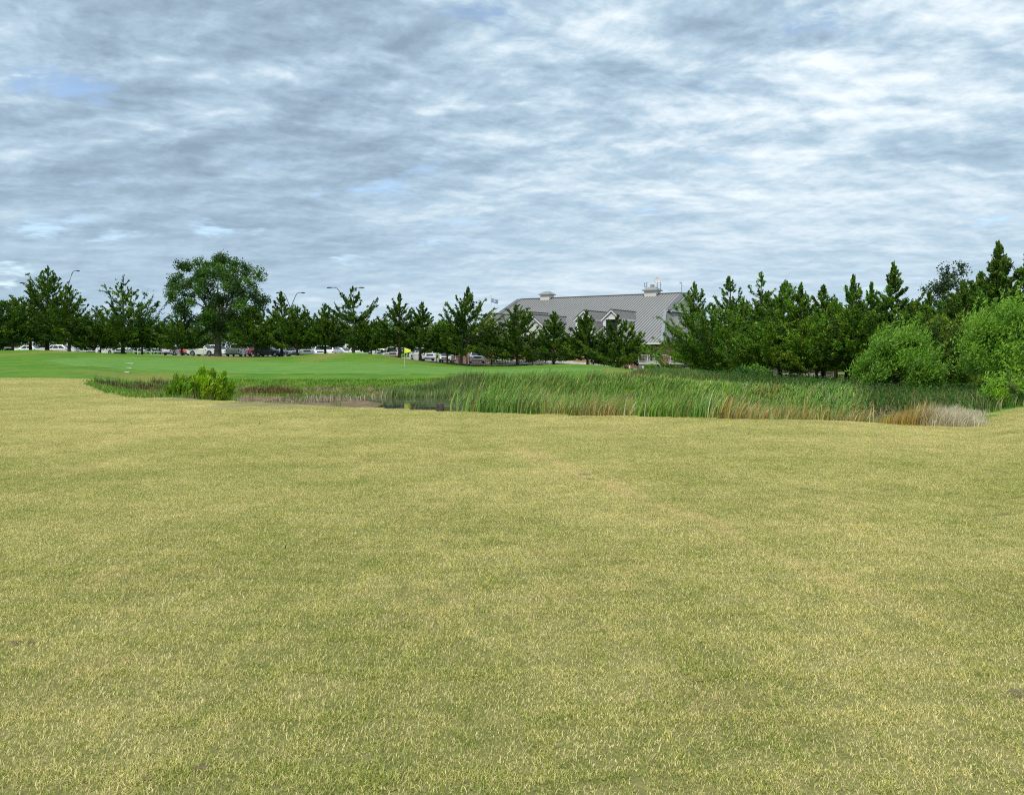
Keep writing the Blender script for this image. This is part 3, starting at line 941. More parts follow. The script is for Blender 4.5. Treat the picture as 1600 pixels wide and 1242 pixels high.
# left group
tree_at(74, 416, 113, 34, 'cedar', "tall layered cedar rising above the first street lamp, tallest at the far left", 1, GA, n=7500, nb=90, clear=.2, prof=[(0,.75),(.2,1),(.45,1.0),(.55,.72),(.7,.72),(.85,.5),(.95,.3),(1,.1)], lobes=.1, rag=.4, leaf=.26)
tree_at(108, 446, 109, 31, 'cedar', "broad dark cedar with forked trunk just right of the tallest left cedar", 2, GA, n=6800, nb=80, clear=.2, prof=BUSHY, tops=2, leaf=.26)
tree_at(20, 462, 108, 34, 'cedar', "rounded dark cedar cut by the left edge of the photo", 3, GA, n=6500, nb=75, clear=.22, prof=ROUND, tops=2, leaf=.26)
tree_at(48, 452, 116, 26, 'cedar', "dense cedar squeezed behind the tall far left cedar", 4, GA, n=4200, nb=60, clear=.26, prof=BUSHY, leaf=.26)
tree_at(-16, 455, 112, 30, 'cedar', "cedar mostly outside the left edge with its right side showing", 5, GA, n=4000, nb=60, clear=.1, prof=BUSHY, leaf=.26)
tree_at(192, 431, 112, 47, 'cedar', "open spreading cedar with two ragged tops behind the first white car", 6, GA, n=7800, nb=64, clear=.24, prof=[(0,.72),(.15,1),(.4,1.0),(.6,.80),(.8,.60),(.93,.34),(1,.1)], tops=3, open_=.45, rag=.5, leaf=.26)
tree_at(157, 500, 110, 27, 'cedar', "low dark cedar whose trunk crosses the first white car", 7, GA, n=4200, nb=50, clear=.3, prof=FLAT, leaf=.25)
tree_at(222, 497, 114, 26, 'cedar', "low bushy cedar between the open cedar and the great oak", 8, GA, n=3800, nb=48, clear=.3, prof=FLAT, leaf=.25)
# the great oak
tree_at(340, 400, 113, 73, 'oak', "great dark oak with thick grey trunk, largest tree by the car park", 9, GA, n=40000, nc=120, clear=.22, leaf=.26, crad=1.15, boxy=True, shell=.34, trunk_r=.46, bark=M_BARK_GREY)
tree_at(284, 492, 112, 30, 'cedar', "low cedar under the left side of the great oak", 10, GA, n=4200, nb=50, clear=.28, prof=FLAT, leaf=.25)
tree_at(399, 478, 111, 32, 'cedar', "dark cedar tucked under the right side of the great oak", 11, GA, n=5200, nb=60, clear=.26, prof=ROUND, leaf=.25)
tree_at(440, 456, 112, 30, 'cedar', "pointed cedar between the two arms of the second street lamp", 12, GA, n=5600, nb=64, clear=.22, prof=SPIRE, open_=.25, leaf=.25)
tree_at(464, 476, 110, 32, 'cedar', "broad cedar with a near black trunk before the grey jeep", 13, GA, n=5400, nb=60, clear=.26, prof=FLAT, leaf=.25)
tree_at(508, 474, 111, 34, 'cedar', "wide low cedar between the second and third street lamps", 14, GA, n=6200, nb=64, clear=.26, prof=[(0,.8),(.2,1),(.5,.9),(.7,.6),(.85,.3),(1,.05)], leaf=.25)
tree_at(552, 447, 110, 38, 'cedar', "open cedar with pale trunk on the mound under the third street lamp", 15, GA, n=6600, nb=58, clear=.26, prof=[(0,.8),(.2,1),(.45,.9),(.65,.6),(.8,.42),(.93,.2),(1,.04)], open_=.5, rag=.5, leaf=.24, bark=M_BARK_GREY)
tree_at(580, 500, 109, 30, 'cedar', "low cedar hiding a white car on the grassy mound", 16, GA, n=4600, nb=50, clear=.27, prof=FLAT, leaf=.24)
tree_at(624, 458, 108, 31, 'cedar', "slim topped cedar with red trunk behind the yellow flag", 17, GA, n=5600, nb=62, clear=.24, prof=SPIRE, leaf=.24, bark=M_BARK_RED)
tree_at(656, 472, 107, 29, 'cedar', "leaning cedar right of the yellow flag with two ragged peaks", 18, GA, n=5000, nb=56, clear=.27, prof=[(0,.85),(.2,1),(.45,.8),(.6,.5),(.8,.4),(1,.08)], lean=.05, leaf=.24)
tree_at(720, 449, 104, 37, 'cedar', "big leaning dark cedar just left of the flagpole", 19, GA, n=9800, nb=95, clear=.22, prof=[(0,.75),(.2,.98),(.45,1),(.68,.72),(.82,.42),(.92,.26),(1,.04)], lean=.10, leaf=.23, bark=M_BARK_GREY)
tree_at(699, 500, 106, 24, 'cedar', "small cedar with red brown trunk beside the white sedan", 20, GA, n=3600, nb=44, clear=.32, prof=FLAT, leaf=.24, bark=M_BARK_RED)
# in front of the clubhouse
tree_at(768, 504, 105, 19, 'cedar', "low thin cedar directly under the flagpole and beige gable", 21, GB, n=3600, nb=46, clear=.27, prof=[(0,.8),(.25,1),(.5,.8),(.75,.4),(1,.08)], leaf=.22, tones=CEDAR_T + CEDAR_LIGHT[:1])
tree_at(808, 472, 103, 42, 'cedar', "tallest clubhouse cedar, broad pyramid with twin trunks", 22, GB, n=9800, nb=95, clear=.20, prof=[(0,.8),(.15,1),(.35,.95),(.55,.66),(.75,.48),(.9,.3),(1,.06)], tops=2, leaf=.22)
tree_at(865, 486, 101, 36, 'cedar', "neat conical cedar before the left part of the metal roof", 23, GB, n=7600, nb=80, clear=.2, prof=[(0,.8),(.15,1),(.35,.92),(.55,.62),(.75,.36),(.9,.18),(1,.03)], leaf=.22)
tree_at(918, 484, 99, 32, 'cedar', "conical cedar overlapping the left arched dormer", 24, GB, n=7000, nb=78, clear=.2, prof=[(0,.8),(.15,1),(.35,.92),(.55,.66),(.75,.4),(.9,.18),(1,.03)], leaf=.22)
tree_at(964, 492, 97, 38, 'cedar', "broad cedar below the right arched dormer with its trunk on the mound", 25, GB, n=8200, nb=84, clear=.20, prof=[(0,.85),(.15,1),(.35,.92),(.6,.66),(.8,.42),(1,.08)], tops=2, leaf=.22)
# belt on the right
belt = [
 (1084, 441, 78, 46, 101, dict(prof=[(0,.85),(.15,1),(.4,.85),(.6,.52),(.8,.36),(.93,.2),(1,.04)], open_=.42, rag=.5, n=10500, clear=.16, tones=CEDAR_T + CEDAR_LIGHT), "open cedar covering the right gable of the clubhouse"),
 (1140, 430, 76, 40, 102, dict(prof=[(0,.9),(.25,1),(.45,.7),(.6,.36),(.75,.34),(.9,.2),(1,.03)], open_=.5, rag=.5, n=9500, clear=.14), "thin see-through cedar with narrow top next after the gable cedar"),
 (1112, 476, 68, 44, 103, dict(prof=ROUND, n=10500, clear=.10), "low dense dark cedar at the left end of the belt"),
 (1183, 427, 73, 44, 104, dict(prof=SPIRE, tops=2, lean=.05, n=11500, clear=.28), "cedar with twin sharp tops near the middle of the belt"),
 (1218, 438, 70, 40, 105, dict(prof=BUSHY, lean=.06, n=11000, clear=.28), "wide shouldered cedar right of the twin topped one"),
 (1248, 442, 66, 37, 106, dict(prof=SPIRE, n=10500, clear=.28, lean=.03), "narrow peaked cedar with dark trunk beside the white post"),
 (1287, 445, 69, 36, 107, dict(prof=SPIRE, n=10000, clear=.28, open_=.25), "ragged peaked cedar behind the low brown wall"),
 (1323, 430, 66, 40, 108, dict(prof=[(0,.85),(.2,1),(.4,.9),(.58,.5),(.75,.42),(.9,.2),(1,.03)], open_=.3, n=10500, clear=.28, lean=.07), "cedar with feathery lopsided top right of the ragged one"),
 (1198, 498, 60, 45, 109, dict(prof=ROUND, n=11000, clear=.32, tones=CEDAR_T + CEDAR_LIGHT), "low spreading cedar above the round green shrub"),
 (1276, 492, 58, 50, 110, dict(prof=FLAT, n=12500, clear=.32, tones=CEDAR_LIGHT + CEDAR_T[1:3]), "lighter green low cedar with black trunk above the reeds"),
 (1334, 478, 56, 46, 111, dict(prof=ROUND, n=12500, clear=.32, tones=CEDAR_T + CEDAR_LIGHT[:2]), "round lower cedar left of the bright green willow"),
 (1362, 440, 60, 32, 112, dict(prof=SPIRE, n=9000, clear=.1), "slim cedar peeping between the feathery and the horned cedar"),
 (1394, 411, 56, 40, 113, dict(prof=[(0,1),(.3,1),(.5,.72),(.62,.42),(.72,.50),(.82,.30),(.9,.14),(1,.02)], n=12500, clear=.08, rag=.5, lobes=.35), "cedar with horned spike top standing clear of its neighbours"),
 (1426, 470, 54, 40, 114, dict(prof=ROUND, n=9500, clear=.08, tones=CEDAR_LIGHT + CEDAR_T), "mid green rounded cedar right of the horned cedar"),
 (1506, 438, 50, 48, 115, dict(prof=BUSHY, n=15000, clear=.06, open_=.15, tones=CEDAR_OLIVE + CEDAR_T[1:3]), "olive tinted bushy cedar left of the tallest cedar"),
 (1562, 378, 48, 58, 116, dict(prof=[(0,.9),(.3,1),(.5,.85),(.62,.60),(.74,.40),(.84,.30),(.93,.14),(1,.02)], n=19000, nb=120, clear=.06, rag=.45, tones=CEDAR_OLIVE[:2] + CEDAR_T), "tallest cedar of the belt, rising at the right edge"),
 (1612, 383, 47, 52, 117, dict(prof=BUSHY, n=17000, nb=110, clear=.06, tones=CEDAR_OLIVE[:1] + CEDAR_T), "large cedar cut by the right edge of the photo"),
 (1470, 495, 44, 46, 118, dict(prof=ROUND, n=13500, clear=.06, up=.8, tones=CEDAR_OLIVE + CEDAR_LIGHT[3:]), "yellow olive cedar between the two bright willows"),

 (1160, 464, 71, 34, 121, dict(prof=BUSHY, n=8500, clear=.2), "dark filler cedar between the narrow topped and twin topped cedars"),
 (1236, 470, 67, 32, 122, dict(prof=BUSHY, n=8000, clear=.25), "low shoulder of cedar left of the narrow peaked cedar"),
 (1306, 466, 63, 34, 123, dict(prof=BUSHY, n=8500, clear=.25, tones=CEDAR_LIGHT), "fresh green cedar filling the gap before the feathery topped cedar"),
 (1380, 468, 58, 34, 124, dict(prof=BUSHY, n=8500, clear=.1), "dense cedar at the foot of the horned cedar"),
 (1452, 456, 55, 34, 125, dict(prof=BUSHY, n=8500, clear=.1), "dark cedar behind the airy broadleaf tree"),
 (1532, 424, 51, 36, 126, dict(prof=BUSHY, n=10000, clear=.1, tones=CEDAR_OLIVE + CEDAR_T[:1]), "olive cedar shoulder left of the tallest belt cedar"),
]
for (u, vt, Y, hw, sd_, kw, lb) in belt:
    kw = dict(kw); kw.setdefault('nb', 90); kw.setdefault('leaf', 0.16); kw.setdefault('tones', CEDAR_T + CEDAR_LIGHT[:3])
    tree_at(u, vt, Y, hw, 'cedar', lb, sd_, GC, **kw)
tree_at(1474, 412, 56, 40, 'broad', "airy grey green broadleaf tree showing sky through its crown", 119, GC, n=9500, nc=85, clear=.12, leaf=.15, crad=.62, shell=.5, trunk_r=.16,
        tones=[(0.06,.10,.04),(0.08,.125,.05),(0.05,.085,.03)])
# bright willows and shrubs
tree_at(1400, 512, 41, 45, 'broad', "bright green willow before the belt, left of the pale dry grass", 130, GC, lobes_n=7, n=20000, nc=80, clear=.10, leaf=.105, crad=.62, shell=.25, trunk_r=.08, tones=BRIGHT_T, updir=.7, long_=1.7, lean=.06)
tree_at(1362, 560, 42, 34, 'shrub', "small bright shrub at the left foot of the left willow", 131, GC, lobes_n=5, n=9000, nc=40, clear=.04, leaf=.095, crad=.5, shell=.2, trunk_r=.05, tones=BRIGHT_T[:3] + OAK_T[2:3], updir=.7, long_=1.7)
tree_at(1448, 556, 38, 30, 'shrub', "deep green shrub between the two bright willows", 132, GC, lobes_n=5, n=11000, nc=46, clear=.04, leaf=.10, crad=.5, shell=.2, trunk_r=.05, tones=[BRIGHT_T[2], CEDAR_LIGHT[0], CEDAR_LIGHT[1]], updir=.5, long_=1.4)
tree_at(1566, 472, 33, 68, 'broad', "largest bright green willow at the right edge", 133, GC, lobes_n=7, n=27000, nc=95, clear=.16, leaf=.095, crad=.60, shell=.25, trunk_r=.09, tones=BRIGHT_T[:3] + BRIGHT_T[1:2], updir=.6, long_=1.6, lean=.05)
tree_at(1632, 500, 31, 60, 'broad', "willow mostly beyond the right edge", 134, GC, lobes_n=7, n=12000, nc=60, clear=.08, leaf=.10, crad=.6, shell=.25, trunk_r=.08, tones=BRIGHT_T[:3], updir=.6, long_=1.6)
tree_at(1578, 594, 25, 46, 'shrub', "yellow green shrub under the right willow at the lawn edge", 135, GC, lobes_n=5, n=9500, nc=40, clear=.02, leaf=.075, crad=.28, shell=.2, trunk_r=.03, tones=[BRIGHT_T[1], YEL_T[0], BRIGHT_T[0], (.14,.2,.04)], updir=.4, long_=1.7)
tree_at(1176, 570, 56, 27, 'shrub', "round light green shrub at the foot of the cedar belt", 136, GC, n=6500, nc=36, clear=.02, leaf=.12, crad=.42, shell=.2, trunk_r=.05, tones=BRIGHT_T[:1] + [(0.05,.14,.03),(0.07,.18,.05)])
tree_at(1060, 572, 82, 14, 'shrub', "small leafy shrub before the grey deck skirt", 137, GC, n=1800, nc=18, clear=.1, leaf=.13, crad=.4, shell=.2, trunk_r=.03, tones=BRIGHT_T[:1] + CEDAR_LIGHT[:1])
tree_at(1013, 568, 84, 12, 'shrub', "small spiky shrub by the end of the white rail", 138, GC, n=1800, nc=16, clear=.02, leaf=.15, crad=.35, shell=.2, trunk_r=.03, tones=BRIGHT_T[:2] + CEDAR_LIGHT[:1])
# yellow green pond bush on the left
def stem_bush(name, u, vtop, Y, hw, seed, label, n=9000, tones=YEL_T, leaf=.11, dz=0.0):
    np.random.seed(seed); rs = np.random.RandomState(seed)
    p = at(u, Y, dz); h = (CAMZ - (vtop - HOR) / F * Y) - p.z; R = hw * Y / F
    ns = 46
    az = rs.uniform(0, 6.283, ns); rr = np.sqrt(rs.rand(ns))
    hh = h * (1 - 0.42 * rr ** 2) * rs.uniform(.78, 1.0, ns)
    B = np.stack([np.cos(az) * rr * R * .45, np.sin(az) * rr * R * .45, np.full(ns, -0.05)], 1)
    E = np.stack([np.cos(az) * rr * R + .12 * h, np.sin(az) * rr * R, hh], 1)
    bi = np.random.randint(0, ns, n); a = np.random.beta(1.6, 1.1, n)
    D = E - B
    C = B[bi] + D[bi] * a[:, None] + np.random.normal(0, 1, (n, 3)) * (0.05 + 0.11 * (1 - a))[:, None] * np.array([1, 1, .8]) * R * .75
    C[:, 2] = np.maximum(C[:, 2], 0.0)
    dd = D[bi] / np.linalg.norm(D[bi], axis=1)[:, None] + np.random.normal(0, .38, (n, 3)); dd[:, 0] += .25
    dd /= np.linalg.norm(dd, axis=1)[:, None]
    tone = pick_tones(ns, tones) * rs.uniform(.8, 1.2, (ns, 1))
    V, Q, c = leaf_faces(C, dd, np.random.uniform(1.1, 2.2, n) * leaf, np.random.uniform(.22, .36, n) * leaf, tone[bi], .22)
    root = empty(name, p, 0, label, "bush")
    link("foliage", npmesh("foliage", V, Q, M_BROAD, col=c), root)
    mb = MB()
    for j in range(0, ns, 2):
        mb.tube([B[j], Vector(B[j]).lerp(Vector(E[j]), .6)], [.014, .006], 4, cap=False)
    mb.build("stem", M_BARK, root)
    return root

stem_bush("pond_bush", 316, 568, 34, 42, 201, "bright yellow green bush standing at the pond edge, right of two", n=22000, leaf=.13)
stem_bush("pond_bush", 284, 577, 35, 30, 202, "smaller yellow green bush leaning against the bright pond bush", n=11000, leaf=.13, tones=YEL_T[:3] + [(0.24, .25, .05)])

# far trees beyond the car park: rounded crowns of mixed oak and cedar
far = [
 (-40, 492, 176, 44, "far oak at the very left behind the first white car roof"),
 (12, 500, 168, 40, "far tree seen below the left cedars, behind the white lamp post"),
 (66, 504, 180, 38, "far tree behind the first white lamp post"),
 (120, 498, 172, 36, "far tree behind the second white lamp post"),
 (160, 500, 185, 34, "far low tree behind the first white car"),
 (214, 505, 176, 34, "far olive tree right of the open spreading cedar"),
 (250, 494, 190, 36, "far tree showing left of the great oak"),
 (290, 500, 178, 34, "far tree behind the white suv beside the oak trunk"),
 (330, 498, 188, 36, "far tree directly behind the great oak trunk"),
 (376, 500, 176, 34, "far tree behind the white pickup"),
 (418, 490, 190, 36, "far tree behind the dark hatchback"),
 (462, 498, 178, 34, "far tree behind the grey jeep"),
 (498, 486, 186, 30, "far tree with small tops between two street lamps"),
 (532, 492, 178, 32, "far tree behind the white van"),
 (574, 497, 188, 32, "far tree behind the grassy mound"),
 (606, 498, 176, 30, "far tree behind the silver car on the mound"),
 (640, 494, 186, 32, "far tree behind the yellow flag"),
 (676, 500, 178, 32, "far tree behind the white pickup near the flag"),
 (712, 504, 190, 32, "far tree behind the bare grey branches"),
 (746, 510, 182, 24, "far tree at the left end of the clubhouse"),
]
for i, (u, vt, Y, hw, lb) in enumerate(far):
    tree_at(u, vt, Y, hw, 'broad', lb, 300 + i, GD, n=2600, nc=34, clear=.04, leaf=.42, crad=1.7, shell=.3, trunk_r=.22, tones=[FAR_T, CEDAR_OLIVE, CEDAR_T, OAK_T][i % 4])
# a low hedge-like band of scrub that closes the gaps under the far crowns
def scrub(name, x0, x1, y0, y1, h, n, tones, leaf, seed, label, zfun=ground_z):
    np.random.seed(seed)
    X = np.random.uniform(x0, x1, n); Y = np.random.uniform(y0, y1, n)
    top = h * (0.72 + 0.35 * wob(X, Y, 0.35, seed))
    Z = ground_z(X, Y) + np.random.rand(n) ** 0.8 * np.maximum(top, .2)
    dd = rnd_unit(n); dd[:, 2] = np.abs(dd[:, 2]); 
    tone = np.array(tones)[(wob(X, Y, 0.5, seed + 3) * 1.4 + 1.5).astype(int).clip(0, len(tones) - 1)]
    V, Q, c = leaf_faces(np.stack([X, Y, Z], 1), dd, np.random.uniform(.7, 1.4, n) * leaf, np.random.uniform(.4, .8, n) * leaf, tone, .3)
    o = link(name, npmesh(name, V, Q, M_BROAD, col=c)); return tag(o, label, kind='stuff')
scrub("undergrowth", -150, 2, 196, 206, 9.5, 26000, [(0.040, .072, .016), (0.055, .095, .018), (0.075, .115, .022), (0.035, .060, .016)], .62, 61, "dark undergrowth filling the gaps beneath the far trees")
scrub("undergrowth", 17, 40, 56, 78, .45, 9000, [(0.035, .07, .014), (0.05, .11, .016), (0.06, .10, .02)], .16, 62, "dark green undergrowth beneath the cedar belt")
scrub("undergrowth", 26, 50, 96, 104, 4.2, 9000, [(0.035, .06, .016), (0.05, .08, .02)], .4, 64, "dark scrub closing the view behind the brown walls")
scrub("undergrowth", 12.5, 34, 26, 54, 0.9, 20000, [(0.035, .08, .014), (0.05, .12, .016), (0.045, .085, .02)], .11, 63, "dark green undergrowth below the bright willows")

# bare grey dead limbs low on the leaning cedar
db = MB(); rs = np.random.RandomState(4)
# ------------------------------------------------------------------ reeds and bank plants
def in_uv(X, Y):
    return 800 + F * X / Y
RG = [(0.097, 0.234, 0.028), (0.156, 0.333, 0.041), (0.238, 0.439, 0.064), (0.127, 0.297, 0.052), (0.372, 0.496, 0.092)]
RGOLD = [(0.40, 0.275, 0.075), (0.33, 0.215, 0.05), (0.48, 0.37, 0.14), (0.27, 0.25, 0.06)]
RPALE = [(0.54, 0.49, 0.32), (0.45, 0.39, 0.24), (0.60, 0.56, 0.40)]
RYEL = [(0.13, 0.27, 0.02), (0.19, 0.33, 0.03), (0.24, 0.34, 0.05)]

def reed_bed(name, X, Y, L, W, lean, az, tones, weights, label, seg=4, curl=1.3, seed=0, z=None):
    np.random.seed(seed)
    n = len(X)
    Z = (ground_z(X, Y) if z is None else z) - 0.02
    Vb, Qb, Tb, bi = blades(np.stack([X, Y, Z], 1), L, lean, az, W, seg=seg, curl=curl)
    if isinstance(tones, np.ndarray) and tones.ndim == 2 and len(tones) == n: c = tones
    else: c = pick_tones(n, tones, weights)
    c = c * np.random.uniform(.5, 1.5, (n, 1))
    # dry tips
    k = np.random.rand(n) < .1
    c[k] = np.array([0.42, .34, .16])
    o = link(name, npmesh(name, Vb, Qb, M_REED, Tb, col=np.clip(c[bi], 0, 1)))
    return tag(o, label, kind='stuff')

def clumped(n, x0, x1, y0, y1, seed, ok, clump=26, spread=.32):
    """points gathered into clumps, kept where ok(x,y)"""
    rs = np.random.RandomState(seed)
    m = n // clump
    cx = rs.uniform(x0, x1, m); cy = rs.uniform(y0, y1, m)
    k = ok(cx, cy); cx, cy = cx[k], cy[k]
    X = np.repeat(cx, clump) + rs.normal(0, spread, len(cx) * clump); Y = np.repeat(cy, clump) + rs.normal(0, spread, len(cx) * clump)
    cid = np.repeat(np.arange(len(cx)), clump)
    return X, Y, cid, rs

# main cattail bed
def ok_bed(x, y):
    u = in_uv(x, y); s = poly_sd(x, y, BASIN)
    left = I(y, [18, 24, 30, 38, 46, 52, 60], [722, 742, 770, 762, 718, 655, 640])
    shore = I(u, [600, 700, 1000, 1200, 1600], [0.2, 0.2, 0.2, 0.2, 0.2])
    mudgap = (u > 1335) & (y > 27)
    water_gap = (u < 790) & (y > 30) & (y < 44)
    return (u > left) & (s > shore) & (u < 1345) & ~mudgap & ~water_gap
def gold_front(u_, Y, X):
    return (1 - sstep(Y, 20.5, 23.5)) * sstep(wob(X, Y, .55, 21), -.1, .5)
X, Y, cid, rs = clumped(230000, -4, 24, 18.6, 56, 7, ok_bed, clump=30, spread=.30)
ncl = cid.max() + 1
u_ = in_uv(X, Y)
hc = rs.uniform(.68, 1.18, ncl)[cid]
base_top = ground_z(X, Y)
hh = (1.36 + 0.10 * wob(X, Y, .4, 2)) * hc
# reeds in deeper water rise from the bottom
hh = hh * I(Y, [18, 24, 34, 46, 54], [0.86, 0.93, 0.92, 0.86, 0.90])
fb = 1 + 0.0 * np.exp(-((u_ - 1040) / 50) ** 2) * (Y > 40)
hh = hh * (1 - .28 * gold_front(u_, Y, X)) * fb * rs.uniform(.55, 1.1, len(X)) * I(Y, [20, 30, 38, 52], [.94, .90, .80, .64]) * I(u_, [700, 1040, 1140, 1300], [1.0, 1.0, .88, .86])
gold = sstep(wob(X, Y, .55, 21) + 1.5 * np.exp(-((u_ - 1205) / 75) ** 2) + 0.45 * np.exp(-((u_ - 840) / 45) ** 2) + .7 * np.exp(-((u_ - 965) / 38) ** 2) + .5 * np.exp(-((u_ - 1325) / 30) ** 2) - 1.0 * np.exp(-((u_ - 1040) / 45) ** 2) - 1.3 * sstep(Y, 20.8, 25.5) - 0.2, 0.05, .75)
yl = np.exp(-((u_ - 1030) / 42) ** 2) * (1 - sstep(Y, 24, 30))
rr_ = rs.rand(len(X))
hh = hh * np.where((Y > 38) & (u_ > 965), .66, 1.0)
g_idx = rs.randint(0, 5, ncl)[cid]
tones = np.array(RG)[g_idx]
_m = rs.rand(len(X)) < .45
tones[_m] = np.array(RG)[rs.randint(0, 5, _m.sum())]
bluish = sstep(wob(X, Y, .3, 33), .2, .7)[:, None]
tones = tones * (1 - .35 * bluish) + np.array([0.03, 0.105, 0.035]) * .35 * bluish
kg = rr_ < gold * .85 + .06
tones[kg] = np.array(RGOLD)[rs.randint(0, 4, kg.sum())]
kp = rs.rand(len(X)) < .035
tones[kp] = np.array(RPALE)[rs.randint(0, 3, kp.sum())]
ky = rs.rand(len(X)) < yl * .8
tones[ky] = np.array(RYEL)[rs.randint(0, 3, ky.sum())]
lean = rs.uniform(.45, 2.0, len(X)) * (0.65 + .5 * rs.rand(ncl)[cid]); az = rs.normal(-0.05, .65, len(X)) + rs.normal(0, .25, ncl)[cid]
wid = I(Y, [20, 50], [0.024, 0.042]) * rs.uniform(.7, 1.3, len(X))
half = len(X) // 3
nearm = Y < 30
for nm, msk, lb in (("cattail_reeds", nearm, "wind bent green and golden cattail reeds along the near shore"), ("cattail_reeds", ~nearm, "green cattail reeds filling the far side of the pond")):
    reed_bed(nm, X[msk], Y[msk], hh[msk], wid[msk], lean[msk], az[msk], tones[msk], None, lb, seg=4, curl=1.05, seed=9)

# upright clumps on the far shore with pale bent bases
def ok_far(x, y):
    u = in_uv(x, y); return (u > 612) & (u < 752)
X, Y, cid, rs = clumped(26000, -9.5, -1.5, 48.5, 53, 27, ok_far, clump=30, spread=.22)
nfc = cid.max() + 1
tf2 = np.array([(0.09, .22, .03), (0.13, .28, .04), (0.22, .27, .07), (0.07, .18, .035)])[rs.randint(0, 4, nfc)[cid]]
kk_ = rs.rand(len(X)) < .12; tf2[kk_] = np.array([0.55, .52, .30])
reed_bed("cattail_reeds", X, Y, rs.uniform(.6, 1.15, len(X)) * I(in_uv(X, Y), [612, 660, 700, 752], [.7, .85, .95, .8]), rs.uniform(.03, .05, len(X)), rs.uniform(.1, .9, len(X)), rs.normal(0, .9, len(X)), tf2, None, "upright green reed clumps with pale bases on the far shore behind the open water", seg=3, seed=28)

# straw coloured dry reeds right of the mud, turning white
def ok_dry(x, y):
    u = in_uv(x, y); return (u > 1385) & (u < 1525) & (y < I(u, [1385, 1450, 1525], [25, 24, 23])) & (poly_sd(x, y, BASIN) > -0.25)
X, Y, cid, rs = clumped(90000, 8, 15, 18, 26, 17, ok_dry, clump=30, spread=.14)
u_ = in_uv(X, Y)
kk = sstep(u_ + rs.normal(0, 14, len(X)), 1430, 1462)
tn = np.where((rs.rand(len(X)) < kk)[:, None], np.array(RPALE)[rs.randint(0, 3, len(X))], np.array([(0.42, .27, .04), (0.36, .24, .04), (0.30, .27, .05), (0.46, .33, .10)])[rs.randint(0, 4, len(X))])
reed_bed("dry_reeds", X, Y, rs.uniform(.45, 1.0, len(X)) * I(u_, [1385, 1440, 1490, 1530], [.42, .60, .55, .22]) * (1 + .35 * wob(X, Y, 3.5, 4)), rs.uniform(.010, .018, len(X)), rs.uniform(.2, 1.4, len(X)), rs.normal(0, .7, len(X)), tn, None, "golden to bleached white dry reeds at the right end of the pond", seed=19)

# grassy plants on the banks
def bank(name, poly, n, L0, L1, tones, label, seed, spread=.2, clump=14, w0=.012, w1=.022, lean0=.3, lean1=1.3):
    P_ = np.array([hit(*p, 16) if len(p) == 2 else (p[0], p[1]) for p in poly])
    x0, y0 = P_.min(0); x1, y1 = P_.max(0)
    X, Y, cid, rs = clumped(n, x0, x1, y0, y1, seed, lambda x, y: poly_sd(x, y, P_) > 0, clump=clump, spread=spread)
    hc = rs.uniform(.6, 1.2, cid.max() + 1)[cid]
    t = np.array(tones)[rs.randint(0, len(tones), cid.max() + 1)[cid]]
    return reed_bed(name, X, Y, rs.uniform(L0, L1, len(X)) * hc, rs.uniform(w0, w1, len(X)), rs.uniform(lean0, lean1, len(X)), rs.uniform(0, 6.28, len(X)), t, None, label, seg=2, curl=1.0, seed=seed + 1)
def uy(u, Y): return ((u - 800) / F * Y, Y, 0)
GB1 = [(0.12, .28, .02), (0.17, .35, .026), (0.085, .20, .02), (0.25, .36, .035)]
bank("bank_grass", [uy(140, 43), uy(200, 51), uy(300, 57), uy(450, 58), uy(600, 58), uy(700, 56), uy(690, 50), uy(560, 50.5), uy(420, 51), uy(300, 50), uy(215, 44), uy(170, 38)], 80000, .10, .24, GB1, "green weedy grass on the far pond bank", 41, w0=.03, w1=.05)
bank("bank_grass", [uy(140, 39), uy(185, 44), uy(280, 50), uy(370, 50), uy(350, 36), uy(290, 28.5), uy(220, 28), uy(170, 33)], 60000, .10, .25, GB1 + [(0.10, .25, .03)], "dark green weeds in the hollow left of the pond bush", 42, w0=.02, w1=.035)
bank("bank_weeds", [uy(205, 29), uy(290, 27.5), uy(380, 25.5), uy(480, 24), uy(600, 23), uy(715, 21.6), uy(715, 23.2), uy(600, 25), uy(480, 26.5), uy(360, 29), uy(280, 31), uy(215, 31)], 2600, .25, .6, [(0.20, .20, .06), (0.30, .20, .09), (0.12, .19, .03), (0.36, .30, .15)], "thin brown and green weeds along the near pond edge", 43, w0=.008, w1=.015, spread=.12, lean0=.1, lean1=.8)
bank("dry_stems", [uy(390, 44), uy(480, 50), uy(640, 51), uy(640, 48), uy(500, 44), uy(420, 38)], 2500, .2, .6, [(0.40, .30, .20), (0.30, .20, .13), (0.5, .42, .3)], "bleached dry stems lying on the cracked mud", 44, w0=.02, w1=.035, lean0=1.2, lean1=2.0, clump=4, spread=.5)
bank("bank_weeds", [uy(150, 43.5), uy(235, 53), uy(290, 57), uy(300, 55), uy(240, 50.5), uy(160, 41)], 3500, .25, .6, [(0.16, .07, .04), (0.05, .05, .03), (0.12, .12, .05)], "reddish brown dock weeds along the top of the left bank", 45, w0=.02, w1=.04, lean0=.1, lean1=.6)
bank("bank_weeds", [uy(385, 54.5), uy(430, 54.5), uy(470, 54), uy(470, 52.8), uy(430, 52.4), uy(385, 52.4)], 2200, .3, .55, [(0.17, .09, .03), (0.12, .13, .03)], "rusty brown weeds on the far bank above the mud", 46, w0=.03, w1=.05)
